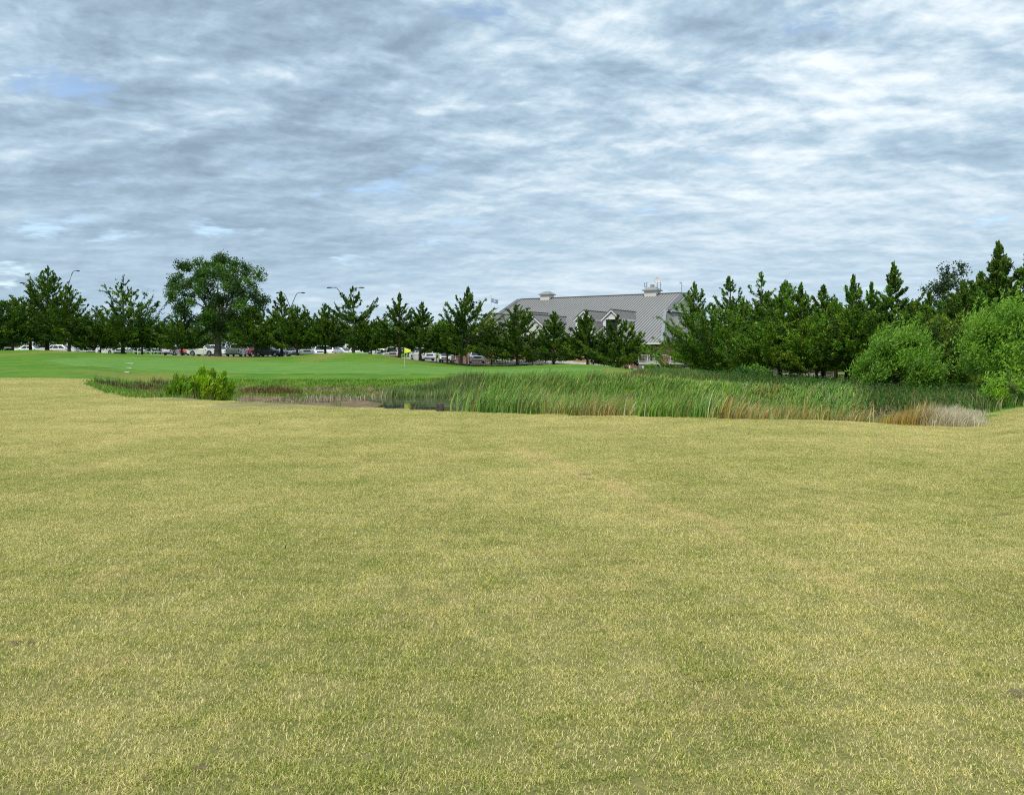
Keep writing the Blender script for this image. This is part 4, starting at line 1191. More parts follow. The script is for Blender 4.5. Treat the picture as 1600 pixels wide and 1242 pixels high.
bank("bank_grass", [uy(985, 52), uy(1100, 50), uy(1230, 47), uy(1330, 40), uy(1345, 33), uy(1440, 27), uy(1545, 23), uy(1600, 24), uy(1600, 28), uy(1500, 38), uy(1400, 48), uy(1300, 56), uy(1150, 64), uy(1000, 66)], 90000, .25, .6, [(0.075, .17, .025), (0.10, .22, .03), (0.06, .125, .022), (0.17, .19, .05)], "dark unmown grass at the foot of the cedar belt", 47, w0=.02, w1=.04)
bank("tall_grass", [uy(1022, 66), uy(1085, 62), uy(1110, 56), uy(1030, 56)], 16000, .3, .62, [(0.10, .24, .035), (0.14, .29, .045), (0.08, .18, .03)], "tall green grass tuft below the grey deck", 48, w0=.02, w1=.035, lean0=.1, lean1=.7)
bank("bank_weeds", [uy(940, 52), uy(1020, 54), uy(1020, 50), uy(950, 48)], 5000, .2, .4, [(0.28, .23, .06), (0.22, .24, .05)], "yellowed grass tufts on the slope left of the tall tuft", 49, w0=.02, w1=.04)

# ------------------------------------------------------------------ clubhouse
def mat_roof():
    m, t = newmat("grey_metal_roof")
    pos = t.node('ShaderNodeTexCoord').outputs['Object']
    n = t.noise(pos, 0.35, 5, 0.6); n2 = t.noise(pos, 4.0, 4, 0.6)
    c = t.mix(n, (0.235, 0.232, 0.225), (0.315, 0.31, 0.298))
    c = t.scalecol(c, t.math('ADD', 0.86, t.math('MULTIPLY', n2, 0.28)))
    principled(t, c, 0.5, 0.0, 0.35); return m
def mat_brick():
    m, t = newmat("red_brick")
    pos = t.node('ShaderNodeTexCoord').outputs['Object']; x, y, z = t.sep(pos)
    bt = t.node('ShaderNodeTexBrick', {'Vector': t.comb(t.math('ADD', x, t.math('MULTIPLY', y, 0.6)), z, 0.0)})
    bt.inputs['Scale'].default_value = 1.0; bt.inputs['Brick Width'].default_value = 0.24; bt.inputs['Row Height'].default_value = 0.08
    bt.inputs['Mortar Size'].default_value = 0.010
    bt.inputs['Color1'].default_value = (0.235, 0.085, 0.055, 1); bt.inputs['Color2'].default_value = (0.30, 0.125, 0.08, 1); bt.inputs['Mortar'].default_value = (0.36, 0.31, 0.27, 1)
    n = t.noise(pos, 1.5, 5, 0.6)
    c = t.scalecol(bt.outputs['Color'], t.math('ADD', 0.7, t.math('MULTIPLY', n, 0.6)))
    principled(t, c, 0.9, spec=0.15, normal=bump(t, bt.outputs['Fac'], 0.3, 0.005)); return m
def mat_glass(name, col=(0.02, 0.025, 0.03)):
    m, t = newmat(name)
    pos = t.node('ShaderNodeTexCoord').outputs['Object']
    c = t.scalecol(col, t.math('ADD', 0.7, t.math('MULTIPLY', t.noise(pos, 2.0, 3), 0.6)))
    principled(t, c, 0.06, spec=0.7); return m
M_ROOF = mat_roof(); M_BRICK = mat_brick(); M_GLASS = mat_glass("window_glass", (0.02, 0.024, 0.028))
M_SEAM = simple("roof_seam_metal", (0.135, 0.132, 0.128), 0.5, var=0.1)
M_DECKP = simple("weathered_rail_paint", (0.46, 0.45, 0.42), 0.7, var=0.12)
M_WHITE = simple("white_trim_paint", (0.72, 0.71, 0.68), 0.55, var=0.06)
M_CREAM = simple("beige_siding", (0.50, 0.44, 0.31), 0.75, var=0.08)
M_STUCCO = simple("pale_stucco", (0.62, 0.60, 0.55), 0.8, var=0.08)
M_DARK = simple("dark_metal", (0.035, 0.036, 0.038), 0.5, var=0.2)
M_GREY = simple("grey_painted_boards", (0.20, 0.195, 0.18), 0.8, var=0.2, scale=1.5)
M_GALV = simple("galvanised_metal", (0.36, 0.37, 0.38), 0.45, 0.5, var=0.1)
M_BROWNW = simple("brown_wall_boards", (0.125, 0.105, 0.085), 0.85, var=0.2)
M_TANWOOD = simple("tan_fence_wood", (0.42, 0.29, 0.17), 0.85, var=0.2)

RX, RY, RZ = 26.07, 122.0, 10.45
EX, EY = -0.852, 0.523
NX_, NY_ = -0.523, -0.852
SL = 0.42
def BP(s, t, z): return Vector((RX + EX * s + NX_ * t, RY + EY * s + NY_ * t, z))
CLUB = empty("clubhouse", (RX + EX * 12 + NX_ * 10, RY + EY * 12 + NY_ * 10, -1.1), 0,
             "long clubhouse with grey standing seam metal roof, brick walls and white dormers", "clubhouse")
def cb(mb, name, mat, parent=None, bevel=0.0, kind=None):
    """build a clubhouse part from world coordinates"""
    me = mb.mesh(name, mat, bevel)
    me.transform(Matrix.Translation(-CLUB.location))
    o = link(name, me, CLUB if parent is None else parent)
    if kind: o['kind'] = kind
    return o

SR, SLF = 0.0, 28.66           # ridge ends
TG = 7.0                        # rake length of the gablets
TE = 18.7                       # eave distance from the ridge
SC_R, SC_L = -3.9, 32.6         # eave corners
ZG = RZ - SL * TG; ZE = RZ - SL * TE
TB = 16.0
ZB = RZ - SL * TB
r = MB()
r.plate([BP(SR, 0, RZ), BP(SLF, 0, RZ), BP(SLF, TG, ZG), BP(SC_L, TE, ZE), BP(SC_R, TE, ZE), BP(SR, TG, ZG)], 0.18)
r.plate([BP(SR, 0, RZ), BP(SR, -TG, ZG), BP(SC_R, -TB, ZB), BP(SC_L, -TB, ZB), BP(SLF, -TG, ZG), BP(SLF, 0, RZ)], 0.18)
r.plate([BP(SR, TG, ZG), BP(SC_R, TE, ZE), BP(SC_R, -TB, ZB), BP(SR, -TG, ZG)], 0.18)
r.plate([BP(SLF, TG, ZG), BP(SLF, -TG, ZG), BP(SC_L, -TB, ZB), BP(SC_L, TE, ZE)], 0.18)
roof = cb(r, "roof", M_ROOF)
def seams(P00, P01, P10, P11, step, name="standing_seam", w_=0.055, hgt=0.06):
    """ribs on a roof plane, P00->P01 upper edge, P10->P11 lower edge"""
    mb = MB(); n = max(2, int((P10 - P11).length / step))
    nr = (P01 - P00).cross(P10 - P00).normalized()
    if nr.z < 0: nr = -nr
    for i in range(n + 1):
        k = i / n
        a = P00.lerp(P01, k) + nr * hgt * .5; b = P10.lerp(P11, k) + nr * hgt * .5
        if (a - b).length > 0.2: mb.bar(a, b, w_, hgt)
    return mb
def rib(s):
    """top and bottom of the rib of the main slope at station s"""
    t0 = 0.0
    if s < SR: t0 = TG + (SR - s) / (SR - SC_R) * (TE - TG)
    if s > SLF: t0 = TG + (s - SLF) / (SC_L - SLF) * (TE - TG)
    return t0
mb = MB()
for s in np.arange(SC_R + .3, SC_L, 0.46):
    t0 = rib(s)
    mb.bar(BP(s, t0, RZ - SL * t0 + .03), BP(s, TE, ZE + .03), 0.07, 0.07)
cb(mb, "standing_seam", M_SEAM, roof, kind='stuff')
cb(seams(BP(SR, TG, ZG), BP(SR, -TG, ZG), BP(SC_R, TE, ZE), BP(SC_R, -TB, ZB), .46), "standing_seam", M_SEAM, roof, kind='stuff')
# ridge cap, rake boards, gablet wall, eave gutter
mb = MB(); mb.bar(BP(SR - .2, 0, RZ + .06), BP(SLF + .2, 0, RZ + .06), 0.36, 0.10); cb(mb, "ridge_cap", M_SEAM, roof)
for sx, sg in ((SR, -1), (SLF, 1)):
    for sign in (1, -1):
        mb = MB(); mb.bar(BP(sx + sg * .45, 0, RZ + .02), BP(sx + sg * .45, sign * TG, ZG + .02), 0.9, 0.16); cb(mb, "rake_overhang", M_SEAM, roof)
        mb = MB(); mb.bar(BP(sx + sg * .86, 0, RZ - .20), BP(sx + sg * .86, sign * TG, ZG - .20), 0.06, 0.30); cb(mb, "rake_board", M_WHITE, roof)
    mb = MB(); mb.plate([BP(sx + sg * .12, 0, RZ - .1), BP(sx + sg * .12, TG, ZG), BP(sx + sg * .12, -TG, ZG)], 0.1); cb(mb, "gable_wall", M_STUCCO)
    mb = MB(); mb.bar(BP(sx + sg * .3, TG, ZG + .02), BP(sx + sg * .3, -TG, ZG + .02), 0.22, 0.28); cb(mb, "gable_trim", M_WHITE)
mb = MB(); mb.bar(BP(SC_R, TE + .08, ZE - .05), BP(SC_L, TE + .08, ZE - .05), 0.16, 0.20); cb(mb, "gutter", M_WHITE)
mb = MB(); mb.bar(BP(SR, TG, ZG + .05), BP(SC_R, TE, ZE + .05), 0.45, 0.07); cb(mb, "valley_flashing", M_GALV, roof)
# walls
wz0 = -1.3
def wall(a, b, z0, z1, name="brick_wall", mat=None, th=0.3):
    mb = MB(); a = Vector(a); b = Vector(b); d = (b - a).normalized(); n = Vector((d.y, -d.x, 0)) * th
    q = [a, b, b + n, a + n]
    mb.add([(p.x, p.y, z0) for p in q] + [(p.x, p.y, z1) for p in q], [(0,3,2,1),(4,5,6,7),(0,1,5,4),(1,2,6,5),(2,3,7,6),(3,0,4,7)])
    return cb(mb, name, mat or M_BRICK)
TW = TE - 1.0
wf = wall(BP(SC_R + 1, TW, 0), BP(SC_L - 1, TW, 0), wz0, ZE + .1)
wall(BP(SC_R + 1, TW, 0), BP(SC_R + 1, -TB + 1, 0), wz0, ZE + .1)
wall(BP(SC_L - 1, TW, 0), BP(SC_L - 1, -TB + 1, 0), wz0, ZE + .1)
wall(BP(SC_R + 1, -TB + 1, 0), BP(SC_L - 1, -TB + 1, 0), wz0, ZB + .1)
def club_window(s, t, z0, z1, w_, along='s', nm=1, out=0.34):
    """framed window on a wall that runs along s (front) or t (end)"""
    def pt(k, z, o): return BP(s + k, t + o, z) if along == 's' else BP(s - o, t + k, z)
    fr = MB()
    for k in (-w_/2, w_/2): fr.bar(pt(k, z0, out + .04), pt(k, z1, out + .04), .09, .09)
    for z in (z0, z1): fr.bar(pt(-w_/2, z, out + .04), pt(w_/2, z, out + .04), .09, .09)
    for i in range(nm): 
        k = -w_/2 + w_ * (i + 1) / (nm + 1); fr.bar(pt(k, z0, out + .04), pt(k, z1, out + .04), .05, .05)
    f = cb(fr, "window", M_WHITE)
    g_ = MB(); g_.plate([pt(-w_/2, z0, out + .02), pt(w_/2, z0, out + .02), pt(w_/2, z1, out + .02), pt(-w_/2, z1, out + .02)], .03)
    cb(g_, "pane", M_GLASS, f)
for s, w_, nm in ((-2.0, .9, 0), (2.4, 2.6, 4), (6.5, 1.6, 1), (10.5, 1.6, 1), (14.5, 1.6, 1), (27.5, 1.6, 1), (30.5, 1.2, 1)):
    club_window(s, TW, 0.25 if s > 2 else .1, 2.1, w_, 's', nm, .06)
for t, w_ in ((14.5, 2.2), (9.5, 2.2), (4.0, 2.2)):
    club_window(SC_R + 1, t, 0.3, 2.0, w_, 't', 3, .06)
# gabled wings that project towards the camera
def wing(s, z, tf, hw, m_, ze, wallmat, win=False, step=.5, front=True):
    tb = (RZ - z) / SL - .3
    def EV(side, t, zz): return BP(s + side * hw, t, zz)
    r = MB()
    # each slope runs back until it meets the main roof
    tbe = (RZ - ze) / SL + .2
    zt = RZ - SL * tbe
    for side in (-1, 1):
        q = [BP(s, tf + .35, z), BP(s, tb, z), BP(s + side * hw, tbe, ze), BP(s + side * hw, tf + .35, ze)]
        if side == -1: q = q[::-1]
        r.plate(q, 0.12)
    ro = cb(r, "wing_roof", M_ROOF)
    sm = MB()
    for side in (-1, 1):
        n = int((tf - tb) / step)
        for i in range(n + 1):
            t = tf + .3 - i * step
            # foot of the rib, cut where the main roof rises above it
            def over(k): 
                zz = z + (ze - z) * k; return zz - (RZ - SL * t)
            k1 = 1.0
            if over(1.0) < 0:
                lo, hi = 0.0, 1.0
                for _ in range(18):
                    mid = (lo + hi) / 2
                    if over(mid) > 0: lo = mid
                    else: hi = mid
                k1 = lo
            if k1 > .04: sm.bar(BP(s, t, z + .05), BP(s + side * hw * k1, t, z + (ze - z) * k1 + .05), .06, .06)
    cb(sm, "standing_seam", M_SEAM, ro, kind='stuff')
    mb = MB(); mb.bar(BP(s, tf + .4, z + .05), BP(s, tb, z + .05), .22, .08); cb(mb, "ridge_cap", M_SEAM, ro)
    for side in (-1, 1):
        mb = MB(); mb.bar(BP(s, tf + .38, z - .10), BP(s + side * hw * 1.02, tf + .38, ze - .10), .08, .26); cb(mb, "rake_board", M_WHITE, ro)
        mb = MB(); mb.bar(BP(s, tf + .36, z + .06), BP(s + side * hw * 1.04, tf + .36, ze + .04), .22, .07); cb(mb, "rake_flashing", M_SEAM, ro)
    g_ = MB(); g_.plate([BP(s - hw * .92, tf, ze + .1), BP(s + hw * .92, tf, ze + .1), BP(s, tf, z - .12)], .15); cb(g_, "gable_wall", wallmat)
    return ro
def wing_walls(s, tf, hw, ze, mat, zlow=wz0):
    for side in (-1, 1):
        wall(BP(s + side * hw * .9, tf, 0), BP(s + side * hw * .9, TW if tf > TW else tf - 6, 0), zlow, ze, "brick_wall", mat)
    wall(BP(s - hw * .9, tf, 0), BP(s + hw * .9, tf, 0), zlow, ze, "brick_wall", mat)
wing(23.7, 7.2, 17.3, 4.4, 0, 3.2, M_CREAM)
wing_walls(23.7, 20.3, 4.4, 3.1, M_BRICK)
wing(15.5, 6.8, 19.0, 4.6, 0, 2.9, M_STUCCO)
wing_walls(15.5, 19.2, 4.6, 2.9, M_BRICK)
wing(19.5, 7.5, 16.5, 3.0, 0, 4.6, M_STUCCO)
# white dormers with arched windows
def dormer(s, z, tf, hw, ze):
    ro = wing(s, z, tf, hw, 0, ze, M_WHITE, step=.5)
    tbe = (RZ - ze) / SL
    zr = lambda t: RZ - SL * t
    for side in (-1, 1):
        mb = MB(); x = s + side * hw * .86
        mb.plate([BP(x, tf, ze - .02), BP(x, tbe, ze - .02), BP(x, tf, zr(tf) - .05)], .1); cb(mb, "cheek_wall", M_STUCCO)
        mb = MB(); mb.bar(BP(s + side * hw * .98, tf + .3, ze - .06), BP(s + side * hw * .98, tbe, ze - .06), .16, .26); cb(mb, "eave_board", M_WHITE)
    w_ = hw * .86
    # front wall as two piers and a head, leaving the recess
    for a, b in ((-w_, -w_ + .42), (w_ - .42, w_)):
        wf_ = MB(); wf_.plate([BP(s + a, tf, zr(tf)), BP(s + b, tf, zr(tf)), BP(s + b, tf, ze + .12), BP(s + a, tf, ze + .12)], .2)
        cb(wf_, "pier", M_WHITE)
    mb = MB(); mb.plate([BP(s - w_ + .4, tf - .12, zr(tf)), BP(s + w_ - .4, tf - .12, zr(tf)), BP(s + w_ - .4, tf - .12, ze + .05), BP(s - w_ + .4, tf - .12, ze + .05)], .06)
    gl = cb(mb, "window", M_GLASS)
    mb = MB(); rr = hw * .52; pts = [BP(s + math.cos(a) * rr, tf + .17, ze + .12 + math.sin(a) * rr) for a in np.linspace(0, math.pi, 13)]
    mb.tube(pts, .07, 6); cb(mb, "arch_trim", M_SEAM)
    mb = MB(); mb.plate([BP(s + math.cos(a) * rr * .95, tf + .16, ze + .12 + math.sin(a) * rr * .95) for a in np.linspace(0, math.pi, 13)], .04); cb(mb, "arch_panel", M_STUCCO)
    mb = MB(); mb.bar(BP(s - rr * 1.1, tf + .22, ze + .10), BP(s + rr * 1.1, tf + .22, ze + .10), .1, .16); cb(mb, "arch_sill", M_WHITE)
dormer(4.55, 7.35, 15.6, 1.55, 5.95)
dormer(8.85, 7.35, 15.6, 1.55, 5.95)
# roof lanterns
def cupola(s, name_parts=True, hw=1.15, zt=11.55, zw=9.45):
    mb = MB(); q = [BP(s - hw, -hw, 0), BP(s + hw, -hw, 0), BP(s + hw, hw, 0), BP(s - hw, hw, 0)]
    mb.add([(p.x, p.y, zw) for p in q] + [(p.x, p.y, zt) for p in q], [(0,3,2,1),(4,5,6,7),(0,1,5,4),(1,2,6,5),(2,3,7,6),(3,0,4,7)])
    c = cb(mb, "cupola", M_STUCCO)
    mb = MB(); k = hw * 1.28; q = [BP(s - k, -k, 0), BP(s + k, -k, 0), BP(s + k, k, 0), BP(s - k, k, 0)]; j = hw * .55
    q2 = [BP(s - j, -.15, 0), BP(s + j, -.15, 0), BP(s + j, .15, 0), BP(s - j, .15, 0)]
    mb.add([(p.x, p.y, zt - .02) for p in q] + [(p.x, p.y, zt + .12) for p in q] + [(p.x, p.y, zt + .62) for p in q2],
           [(0,3,2,1),(0,1,5,4),(1,2,6,5),(2,3,7,6),(3,0,4,7),(4,5,9,8),(5,6,10,9),(6,7,11,10),(7,4,8,11),(8,9,10,11)])
    cb(mb, "cupola_roof", M_ROOF, c)
    return c
cupola(23.6, hw=.86, zt=11.0)
c2 = cupola(4.75, hw=.98, zt=10.95)
mb = MB(); q = [BP(4.75 + a, b, 0) for a, b in ((-.25,-.25),(.25,-.25),(.25,.25),(-.25,.25))]
mb.add([(p.x, p.y, 11.3) for p in q] + [(p.x, p.y, 11.95) for p in q], [(0,3,2,1),(4,5,6,7),(0,1,5,4),(1,2,6,5),(2,3,7,6),(3,0,4,7)]); cb(mb, "chimney_flue", M_GALV, c2)
def thing_root(name, loc, label, cat, group=None): return empty(name, loc, 0, label, cat, group)
# satellite dish
p = BP(3.85, 0.3, 11.0)
dish = thing_root("satellite_dish", p, "pale round satellite dish on a mast above the right roof lantern", "satellite dish")
mb = MB(); mb.tube([(0,0,0), (0,0,1.15)], .05, 8); mb.build("mast", M_DARK, dish)
mb = MB(); R_ = .56
rings = []
for i, rr in enumerate((0.0, .25, .42, .56)):
    rings.append([(math.cos(a) * rr, .0 + (rr / R_) ** 2 * -.14, math.sin(a) * rr) for a in np.linspace(0, 2 * math.pi, 20, endpoint=False)])
mb.v = [(0, 0, 0)] + [p_ for rg in rings[1:] for p_ in rg]
mb.f = [(0, 1 + k, 1 + (k + 1) % 20) for k in range(20)] + [(1 + j * 20 + k, 1 + (j + 1) * 20 + k, 1 + (j + 1) * 20 + (k + 1) % 20, 1 + j * 20 + (k + 1) % 20) for j in range(2) for k in range(20)]
for q_ in range(len(mb.v)):
    v_ = mb.v[q_]; c_, s_ = math.cos(.45), math.sin(.45); mb.v[q_] = (v_[0], v_[1] * c_ + v_[2] * s_ * .0 - .1, v_[2] * 1.05 + 1.62)
o = mb.build("dish", M_WHITE, dish, smooth=True)
sm_ = o.modifiers.new("thick", 'SOLIDIFY'); sm_.thickness = .03
mb = MB(); mb.tube([(0, -.2, 1.1), (0, -.75, 1.55)], .02, 5); mb.build("feed_arm", M_DARK, dish)
# antennas
for (s_, t_, hh, lb, kind_) in ((5.65, .5, 1.25, "short square antenna at the left corner of the right roof lantern", 'loop'),
                               (3.6, -.5, 1.3, "thin rod antenna right of the satellite dish mast", 'rod')):
    a_ = thing_root("antenna", BP(s_, t_, 11.0), lb, "antenna")
    mb = MB()
    if kind_ == 'loop':
        mb.tube([(0,0,0),(0,0,.55)], .03, 6); mb.tube([(-.16,0,.55),(.16,0,.55)], .035, 6); mb.tube([(-.16,0,.5),(-.16,0,hh)], .05, 6); mb.tube([(.16,0,.5),(.16,0,hh+.1)], .05, 6)
    else:
        mb.tube([(0,0,0),(0,0,hh)], .03, 6); mb.tube([(-.18,0,.9),(.18,0,.9)], .02, 5)
    mb.build("mast", M_DARK, a_)
ws_ = thing_root("weather_station", BP(-.1, 0.2, RZ), "small mast with camera head at the right tip of the clubhouse ridge", "mast")
mb = MB(); mb.tube([(0,0,0),(0,0,1.2),(-.04,0,1.55),(-.16,0,1.66)], .035, 7); mb.build("mast", M_DARK, ws_)
mb = MB(); mb.tube([(-.26,0,1.42),(-.26,0,1.62)], [.09,.05], 8); mb.build("camera_head", M_DARK, ws_)
mb = MB(); mb.tube([(0,0,.95),(.14,0,1.0),(.2,0,1.3)], .02, 5); mb.build("arm", M_GALV, ws_)

# deck on the right of the clubhouse
DY = 94.0
dx0, dx1 = (998 - 800) / F * DY, (1096 - 800) / F * DY
deck = thing_root("deck", ((dx0 + dx1) / 2, DY, gz((dx0 + dx1) / 2, DY)), "raised terrace with white railing and grey board skirt at the right end of the clubhouse", "deck")
def db_(mb, name, mat, parent=None, kind=None):
    me = mb.mesh(name, mat); me.transform(Matrix.Translation(-deck.location)); o = link(name, me, parent or deck)
    if kind: o['kind'] = kind
    return o
mb = MB(); mb.box(dx0, dx1, DY, DY + 6, .05, .2); db_(mb, "floor", M_GREY)
mb = MB(); mb.box(dx0, dx1, DY - .06, DY - .003, .0, .26); db_(mb, "fascia", M_DECKP)
bw = .30
xs = np.arange(dx0, dx1 - .1, bw)
for x in xs:
    if 1023 < 800 + F * x / DY < 1034: continue
    g0 = gz(x, DY) - .1
    mb = MB(); mb.box(x + .01, x + bw - .012, DY + .02, DY + .07, g0, 0.0); db_(mb, "skirt_board", M_GREY)
mb = MB(); mb.box(dx0, dx1, DY + .4, DY + .5, -1.4, 0.04); db_(mb, "back_panel", M_BROWNW)
rail = MB(); rail.bar((dx0, DY, 1.12), (dx1, DY, 1.12), .10, .07); ro_ = db_(rail, "top_rail", M_DECKP)
rail = MB(); rail.bar((dx0, DY, .36), (dx1, DY, .36), .06, .06); db_(rail, "bottom_rail", M_DECKP)
for x in np.linspace(dx0, dx1, 7):
    mb = MB(); mb.bar((x, DY - .002, .2), (x, DY - .002, 1.18), .11, .11); db_(mb, "post", M_DECKP)
for x in np.arange(dx0 + .16, dx1, .16):
    mb = MB(); mb.bar((x, DY, .38), (x, DY, 1.09), .03, .03); db_(mb, "baluster", M_DECKP if 800 + F * x / DY < 1020 else M_GALV)
mb = MB(); xa = (1031 - 800) / F * DY; mb.box(xa, xa + 1.05, DY - .12, DY - .07, .12, 1.02); db_(mb, "brick_panel", M_BRICK)
mb = MB(); xa = (1028.5 - 800) / F * DY; mb.bar((xa, DY - .15, 0), (xa + .42, DY - .15, -.42), .05, .05); mb.bar((xa + .48, DY - .18, 0), (xa + .2, DY - .18, -.22), .05, .05); db_(mb, "brace", M_DECKP)

# sign
SGY = 88.0
sx = (1025.5 - 800) / F * SGY
sg = thing_root("notice_sign", (sx, SGY, gz(sx, SGY)), "white rectangular notice sign with rows of red and green lettering", "sign")
top = CAMZ - (555 - HOR) / F * SGY; bot = CAMZ - (564.2 - HOR) / F * SGY
z0 = sg.location.z
mb = MB(); mb.box(-.26, .26, -.02, .02, bot - z0, top - z0); mb.build("board", M_WHITE, sg, bevel=.006)
mb = MB(); mb.tube([(0, .045, -.1), (0, .045, top - z0 - .1)], .035, 8); mb.build("post", M_GALV, sg)
M_RED = simple("sign_red", (0.35, .05, .06), .6, var=.05); M_SGREEN = simple("sign_green", (.06, .22, .18), .6, var=.05); M_BLACKP = simple("sign_black", (.03, .03, .03), .6, var=.05)
hgt = top - bot
def dash(x0, x1, zf, w_, mat, nm="lettering"):
    mb = MB(); zc_ = bot - z0 + hgt * zf; mb.box(x0, x1, -.032, -.0205, zc_ - w_, zc_ + w_); mb.build(nm, mat, sg)
for zf, mats in ((.82, (M_BLACKP, M_RED, M_RED)), (.52, (M_BLACKP, M_SGREEN, M_BLACKP)), (.20, (M_BLACKP, M_SGREEN, M_SGREEN))):
    for k, mt in enumerate(mats):
        xx = -.19 + k * .14
        dash(xx, xx + .09, zf, .028, mt); 
        if k: dash(xx, xx + .10, zf - .10, .014, mt)

# low brown building or wall seen between the belt trunks
def low_wall(u0, u1, Y, v0, v1, vb, label, mat=M_BROWNW):
    x0, x1 = (u0 - 800) / F * Y, (u1 - 800) / F * Y
    z1 = CAMZ - (v0 - HOR) / F * Y; z2 = CAMZ - (v1 - HOR) / F * Y; z3 = CAMZ - (vb - HOR) / F * Y
    g = min(gz(x0, Y), gz(x1, Y)) - .2
    o = thing_root("low_wall", ((x0 + x1) / 2, Y, g), label, "wall")
    def loc(mb, n, m):
        me = mb.mesh(n, m); me.transform(Matrix.Translation(-o.location)); link(n, me, o)
    n = max(2, int((x1 - x0) / .9)); ww = (x1 - x0) / n
    for i in range(n):
        mb = MB(); mb.box(x0 + i * ww + .01, x0 + (i + 1) * ww - .01, Y, Y + .2, z2, z1); loc(mb, "panel", mat)
    mb = MB(); mb.box(x0 - .05, x1 + .05, Y - .05, Y + .24, z1 + .003, z1 + .09); loc(mb, "cap", M_DARK)
    mb = MB(); mb.box(x0, x1, Y - .06, Y + .22, z3, z2 - .003); loc(mb, "white_base", M_WHITE)
    mb = MB(); mb.box(x0, x1, Y + .02, Y + .2, g, z3 - .003); loc(mb, "footing", M_CONC)
low_wall(1186, 1236, 84, 577, 583.5, 586.5, "brown board wall with white base seen between the belt trunks, left piece")
low_wall(1240, 1282, 86, 579, 584.5, 587, "shorter brown wall behind the white post among the trunks")
low_wall(1283, 1302, 80, 583, 594.5, 597, "dark brown wall panel with pale base right of the middle belt trunks")
low_wall(1306, 1318, 79, 586, 597.5, 600, "small bluish grey box wall between two belt trunks", simple("blue_grey_panel", (.23, .28, .29), .6))
low_wall(1322, 1341, 78, 589, 599, 601, "small beige wall at the right end under the belt", simple("beige_block", (.48, .40, .28), .8))
p = at(1248, 62); wp = thing_root("marker_post", p, "slim white post standing in the grass before the belt", "post")
mb = MB(); mb.tube([(0,0,-.1),(0,0,.78)], .05, 8); mb.build("post", M_GALV, wp); mb = MB(); mb.tube([(0,0,.78),(0,0,.82)], [.07,.03], 8); mb.build("cap", M_WHITE, wp)

# ------------------------------------------------------------------ vehicles
_paint = {}
PAINTS = {'white': (0.86, 0.86, 0.85), 'offwhite': (0.78, 0.78, 0.76), 'silver': (0.56, 0.57, 0.60), 'grey': (0.36, 0.375, 0.40),
          'navy': (0.060, 0.072, 0.105), 'red': (0.42, 0.03, 0.03), 'champagne': (0.50, 0.43, 0.42), 'bluedark': (0.045, 0.07, 0.12)}
def paint(c):
    if c not in _paint:
        _paint[c] = simple("car_paint_" + c, PAINTS[c], 0.3, 0.15 if c in ('silver', 'grey') else 0.0, var=0.04, spec=.5, coat=.6)
    return _paint[c]
M_TYRE = simple("tyre_rubber", (0.02, 0.02, 0.02), .9)
M_RIM = simple("alloy_rim", (0.42, 0.43, 0.44), .35, .7)
M_LAMP = simple("headlamp_lens", (0.70, 0.72, 0.74), .15, spec=.8)
M_TAIL = simple("tail_lamp_lens", (0.36, 0.015, 0.02), .2, spec=.7)
M_CARGLASS = mat_glass("car_glass", (0.025, 0.033, 0.036))
M_PLATE = simple("licence_plate", (0.62, 0.62, 0.58), .5)
M_PLAS = simple("black_plastic", (0.03, 0.03, 0.032), .6)

SPEC = {
 'sedan':  dict(L=4.75, W=1.84, H=1.46, belt=0.93, hood=0.88, rw=.33, xf=1.40, xr=-1.40, cab=(-1.75, 1.05), top=(-0.95, 0.25), deck=.98),
 'hatch':  dict(L=4.45, W=1.82, H=1.55, belt=0.98, hood=0.92, rw=.34, xf=1.33, xr=-1.28, cab=(-2.10, 1.05), top=(-1.45, 0.25), deck=.98),
 'suv':    dict(L=4.85, W=1.92, H=1.78, belt=1.08, hood=1.05, rw=.38, xf=1.45, xr=-1.42, cab=(-2.32, 1.05), top=(-1.95, 0.35), deck=1.08),
 'jeep':   dict(L=4.9, W=1.98, H=1.90, belt=1.16, hood=1.12, rw=.40, xf=1.45, xr=-1.45, cab=(-2.35, .95), top=(-2.15, 0.55), deck=1.16),
 'van':    dict(L=5.1, W=1.98, H=1.80, belt=1.06, hood=0.98, rw=.35, xf=1.55, xr=-1.50, cab=(-2.48, 1.55), top=(-2.15, 0.55), deck=1.06),
 'pickup': dict(L=5.8, W=2.02, H=1.92, belt=1.14, hood=1.12, rw=.41, xf=1.85, xr=-1.75, cab=(-0.85, 1.50), top=(-0.60, 0.70), deck=1.14),
}
